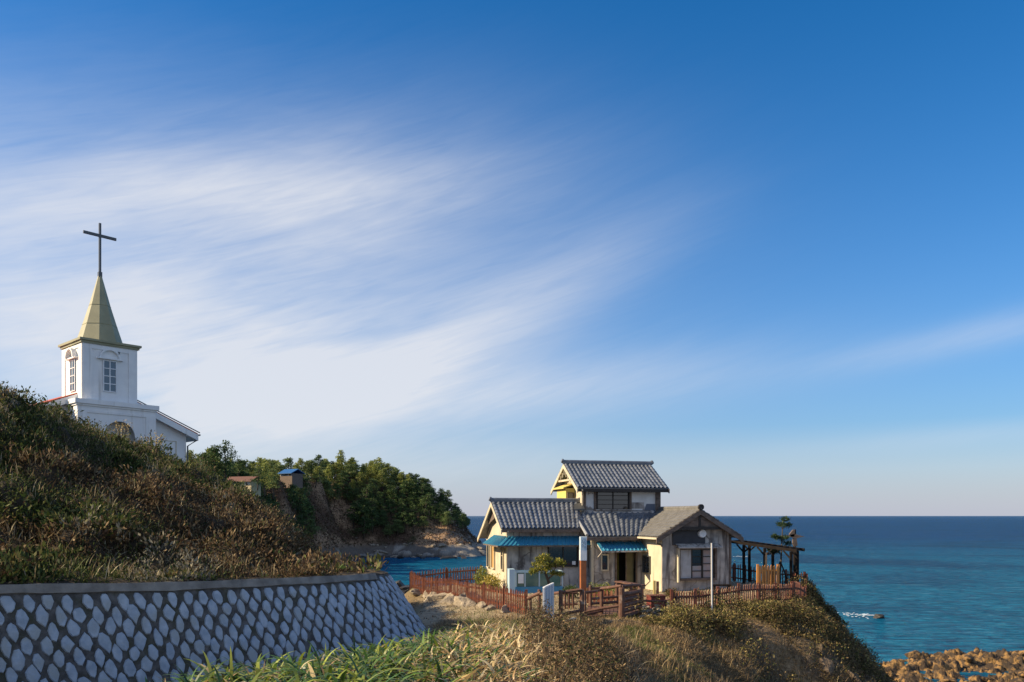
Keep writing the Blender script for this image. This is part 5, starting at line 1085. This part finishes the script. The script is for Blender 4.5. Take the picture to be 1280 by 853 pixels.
clump = fbm(p[:, 0]*1.3, p[:, 1]*1.3, 303); L = rng.uniform(.32, .72, n)*(.65+clump*.8)*np.where(isd, .85, 1); az = rng.uniform(0, 2*pi, n)
v1 = blades(p-np.array([0, 0, .03]), az, L, rng.uniform(.024, .052, n), cols, lean=rng.uniform(.2, 1.1, n), droop=rng.uniform(.35, 1.25, n), k=6)
# dead hanging blades below
m_ = 9000; q, _, _ = sc(m_, near_green); v2 = blades(q, rng.uniform(0, 6.28, m_), rng.uniform(.15, .4, m_), rng.uniform(.012, .03, m_), pal([(.30, .20, .10), (.42, .30, .15), (.18, .12, .06)], m_), lean=rng.uniform(.7, 1.4, m_), droop=rng.uniform(.2, .6, m_), k=3)
v, f, c = join([v1, v2]); o = npmesh('strap_leaf_grass', v, f, leafmat('strap_leaf', .3, .42, .4), cols=c); tag(o, 'broad strap-shaped green and straw-coloured leaves along the near bank', 'grass', kind='stuff')
def dryf(x, y, z): return (y < 22)*(y > 9)*smooth(-1.6, -.4, x)*smooth(1.9, .9, x-.03*y)*smooth(-3.7, -3.3, z)
n = 17000; p, nr, A_ = sc(n, dryf); print('dry', A_)
v1 = blades(p-np.array([0, 0, .03]), rng.uniform(0, 6.28, n), rng.uniform(.22, .55, n)*(.6+.7*fbm(p[:, 0]*1.4, p[:, 1]*1.4, 311)), rng.uniform(.008, .032, n), pal([(.50, .37, .19), (.34, .23, .11), (.64, .52, .32), (.16, .10, .05), (.20, .13, .065), (.12, .15, .04), (.10, .16, .03)], n), lean=rng.uniform(.1, 1.25, n), droop=rng.uniform(.2, 1.0, n), k=4)
o = npmesh('dry_reeds', *v1[:2], DRY, cols=v1[2]); tag(o, 'tangled straw-brown dry grass on the crest of the near bank', 'grass', kind='stuff')
# brown leafy scrub right of the bank
def scrubf(x, y, z): return (y > 8)*(y < 22.5)*smooth(.1, .9, x+(fbm(x*.8, y*.8, 320)-.5)*.6)*smooth(3.0, 1.9, x-.03*(y-12)+(fbm(x, y, 321)-.5))*(1-smooth(20, 22.5, y)*.8)
n = 60000; p, nr, A_ = sc(n, scrubf); print('scrub', A_); lf_ = rng.random(n)**.7*(.05+.8*smooth(.35, .65, fbm(p[:, 0]*1.6, p[:, 1]*1.6, 322)))*smooth(3.0, 1.4, p[:, 0]-.04*(p[:, 1]-12))
p[:, 2] += lf_; v1 = leaves(p, rng.uniform(.03, .085, n), pal([(.10, .065, .035), (.14, .095, .05), (.06, .04, .025), (.21, .15, .08), (.06, .07, .025)], n), asp=.34)
m_ = 20000; q, _, _ = sc(m_, scrubf); v2 = blades(q, rng.uniform(0, 6.28, m_), rng.uniform(.2, .75, m_), rng.uniform(.006, .02, m_), pal([(.16, .11, .07), (.4, .32, .2), (.09, .06, .035), (.28, .2, .11)], m_), lean=rng.uniform(0, 1.1, m_), droop=rng.uniform(.1, .6, m_), k=3)
v, f, c = join([v1, v2]); o = npmesh('brown_scrub', v, f, DRY, cols=c); tag(o, 'low brown leafy scrub spilling down the right side of the near bank', 'scrub', kind='stuff')
# short turf and dead grass on the slope and yard edges
def turff(x, y, z): return (x > -2.5)*(y > 14)*(y < 33)*(z > -6.0+3*(x < 6)*0-2.5*(x < 8))*smooth(.1, .42, fbm(x*.7, y*.7, 331))*(1-yard_at(x, y)*.85)*(x < 16)
def yard_at(x, y): return smooth(25, 28, y)*(1-smooth(41, 43, y))*(1-smooth(10, 13, x))
n = 210000; p, nr, A_ = sc(n, turff); print('turf', A_); g_ = smooth(.52, .66, fbm(p[:, 0]*.8, p[:, 1]*.8, 332))*.7 > rng.random(n)
v1 = blades(p, rng.uniform(0, 6.28, n), rng.uniform(.06, .24, n), rng.uniform(.007, .018, n), np.where(g_[:, None], pal([(.09, .12, .03), (.14, .16, .05)], n), pal([(.30, .21, .11), (.22, .15, .08), (.40, .30, .16), (.15, .11, .07)], n)), lean=rng.uniform(.2, 1.3, n), droop=rng.uniform(.1, .6, n), k=2)
o = npmesh('slope_turf', v1[0], v1[1], DRY, cols=v1[2]); tag(o, 'short dead turf with green patches on the slope below the footbridge', 'turf', kind='stuff')
# bushes on the seaward slope
def cliff_bush(x, y, z):
    fence = seg(x, y, [(4.6, 25.6), (7.9, 28.0), (11.6, 31.4), (13.4, 34.5), (14.3, 37)], .45, .7)
    s = smooth(.46, .56, fbm(x*.45, y*.45+z*.2, 341)); a = (x > 2.9)*(y > 12)*(y < 40)*(z < -3.38)
    return a*np.clip(s*.8*smooth(3.5, 5.5, x)*(1-.6*smooth(9, 12, x))+fence*1.3+smooth(8.5, 10.5, x)*.22, 0, 1.5)*(1-.93*seg(x, y, [(7.8, 28.0), (8.9, 26.6), (10.2, 25.2), (11.2, 23.5)], .3, .4))*(1-yard_at(x, y)*smooth(-3.5, -3.4, z))
n = 210000; p, nr, A_ = sc(n, cliff_bush); print('cliff', A_); hgt = smooth(.38, .62, fbm(p[:, 0]*1.1, p[:, 1]*1.1+p[:, 2]*.6, 342))
fn = seg(p[:, 0], p[:, 1], [(4.6, 25.6), (7.9, 28.0), (11.6, 31.4), (13.4, 34.5)], .3, .6)
p = p+(nr*.6+np.array([0, 0, .4]))*(rng.random(n)**.8*(.06+.85*hgt)*(1-.45*fn)*(1-.35*smooth(12.2, 14, p[:, 0])))[:, None]
gd = smooth(.44, .58, fbm(p[:, 0]*.6, p[:, 1]*.6, 343)); rr_ = rng.random(n); left = smooth(8.5, 6.0, p[:, 0])
cA = pal([(.20, .17, .05), (.28, .22, .08), (.13, .14, .04), (.36, .28, .12)], n); cB = pal([(.06, .06, .022), (.10, .075, .035), (.16, .11, .055), (.08, .055, .03)], n)
M_['cliffrock'] = mat('brown_cliff_rock', (.16, .115, .075), (.08, .06, .042), 2, .95, .08, 5)
cols = np.where((rr_ < np.clip(.18+.5*gd*left+.35*fn, 0, 1))[:, None], cA, cB)
v1 = leaves(p, rng.uniform(.04, .11, n), cols, asp=.42, nrm=nr*.5); m_ = 26000; q, nq, _ = sc(m_, lambda x, y, z: (x > 3)*(y > 14)*(z < -3.5)*(z > -12)*smooth(.35, .55, fbm(x*.6, y*.6+z*.3, 351))*(1-yard_at(x, y))); v2 = blades(q, rng.uniform(0, 6.28, m_), rng.uniform(.2, .55, m_), rng.uniform(.008, .018, m_), pal([(.34, .26, .14), (.26, .18, .10), (.17, .12, .07)], m_), lean=rng.uniform(0, .8, m_), droop=.3, k=3)
v, f, c = join([v1, v2]); o = npmesh('cliff_shrubs', v, f, DRY, cols=c); tag(o, 'yellow-green and dark shrubs covering the cliff slope below the fence', 'shrubs', kind='stuff')
n = 30000; p, nr, A_ = sc(n, lambda x, y, z: (y > 17)*(y < 44)*(z > -5.2)*(x > -7)*(x < 13)*smooth(.35, .6, fbm(x*1.1, y*1.1, 361)))
v1 = leaves(p+np.array([0, 0, .012]), rng.uniform(.03, .09, n), pal([(.30, .23, .14), (.42, .35, .24), (.18, .13, .08), (.22, .21, .19)], n), asp=.6)
o = npmesh('ground_litter', v1[0], v1[1], DRY, cols=v1[2]); tag(o, 'dry leaf litter and grit scattered over the yard and path', 'litter', kind='stuff')
for i in range(34):
    while True:
        x, y = random.uniform(9.5, 17), random.uniform(24, 38); z = float(gh([x], [y])[0])
        if -9.5 < z < -4.3: break
    s = random.uniform(.3, .85); rock('cliff_rock', RKB[i % 4], M_['cliffrock'], (x, y, z+H0-s*.15), (s*.8, s*.8, s*1.1), None, 'rough brown rock jutting from the cliff slope below the fence', 'rock', 'rocks jutting from the cliff slope', .6)
# a few pale dry stalks rising from the near bank
for i, (px, py, Y, lab) in enumerate(((635, 790, 13, 'single pale dry stalk standing in the straw grass below the picket fence'),)):
    b = P(px, py, Y); zb = gz1(b.x, Y); m = MB(); h_ = b.z-zb+.1; pts = [Vector((b.x+random.uniform(-.02, .02)*k, Y, zb+h_*k/5)) for k in range(6)]; m.tube(pts, [.012, .012, .01, .008, .006, .003], 5); tag(m.build('dry_stalk', mat('straw_stalk', (.6, .48, .28), None, 1, .8)), lab, 'stalk')
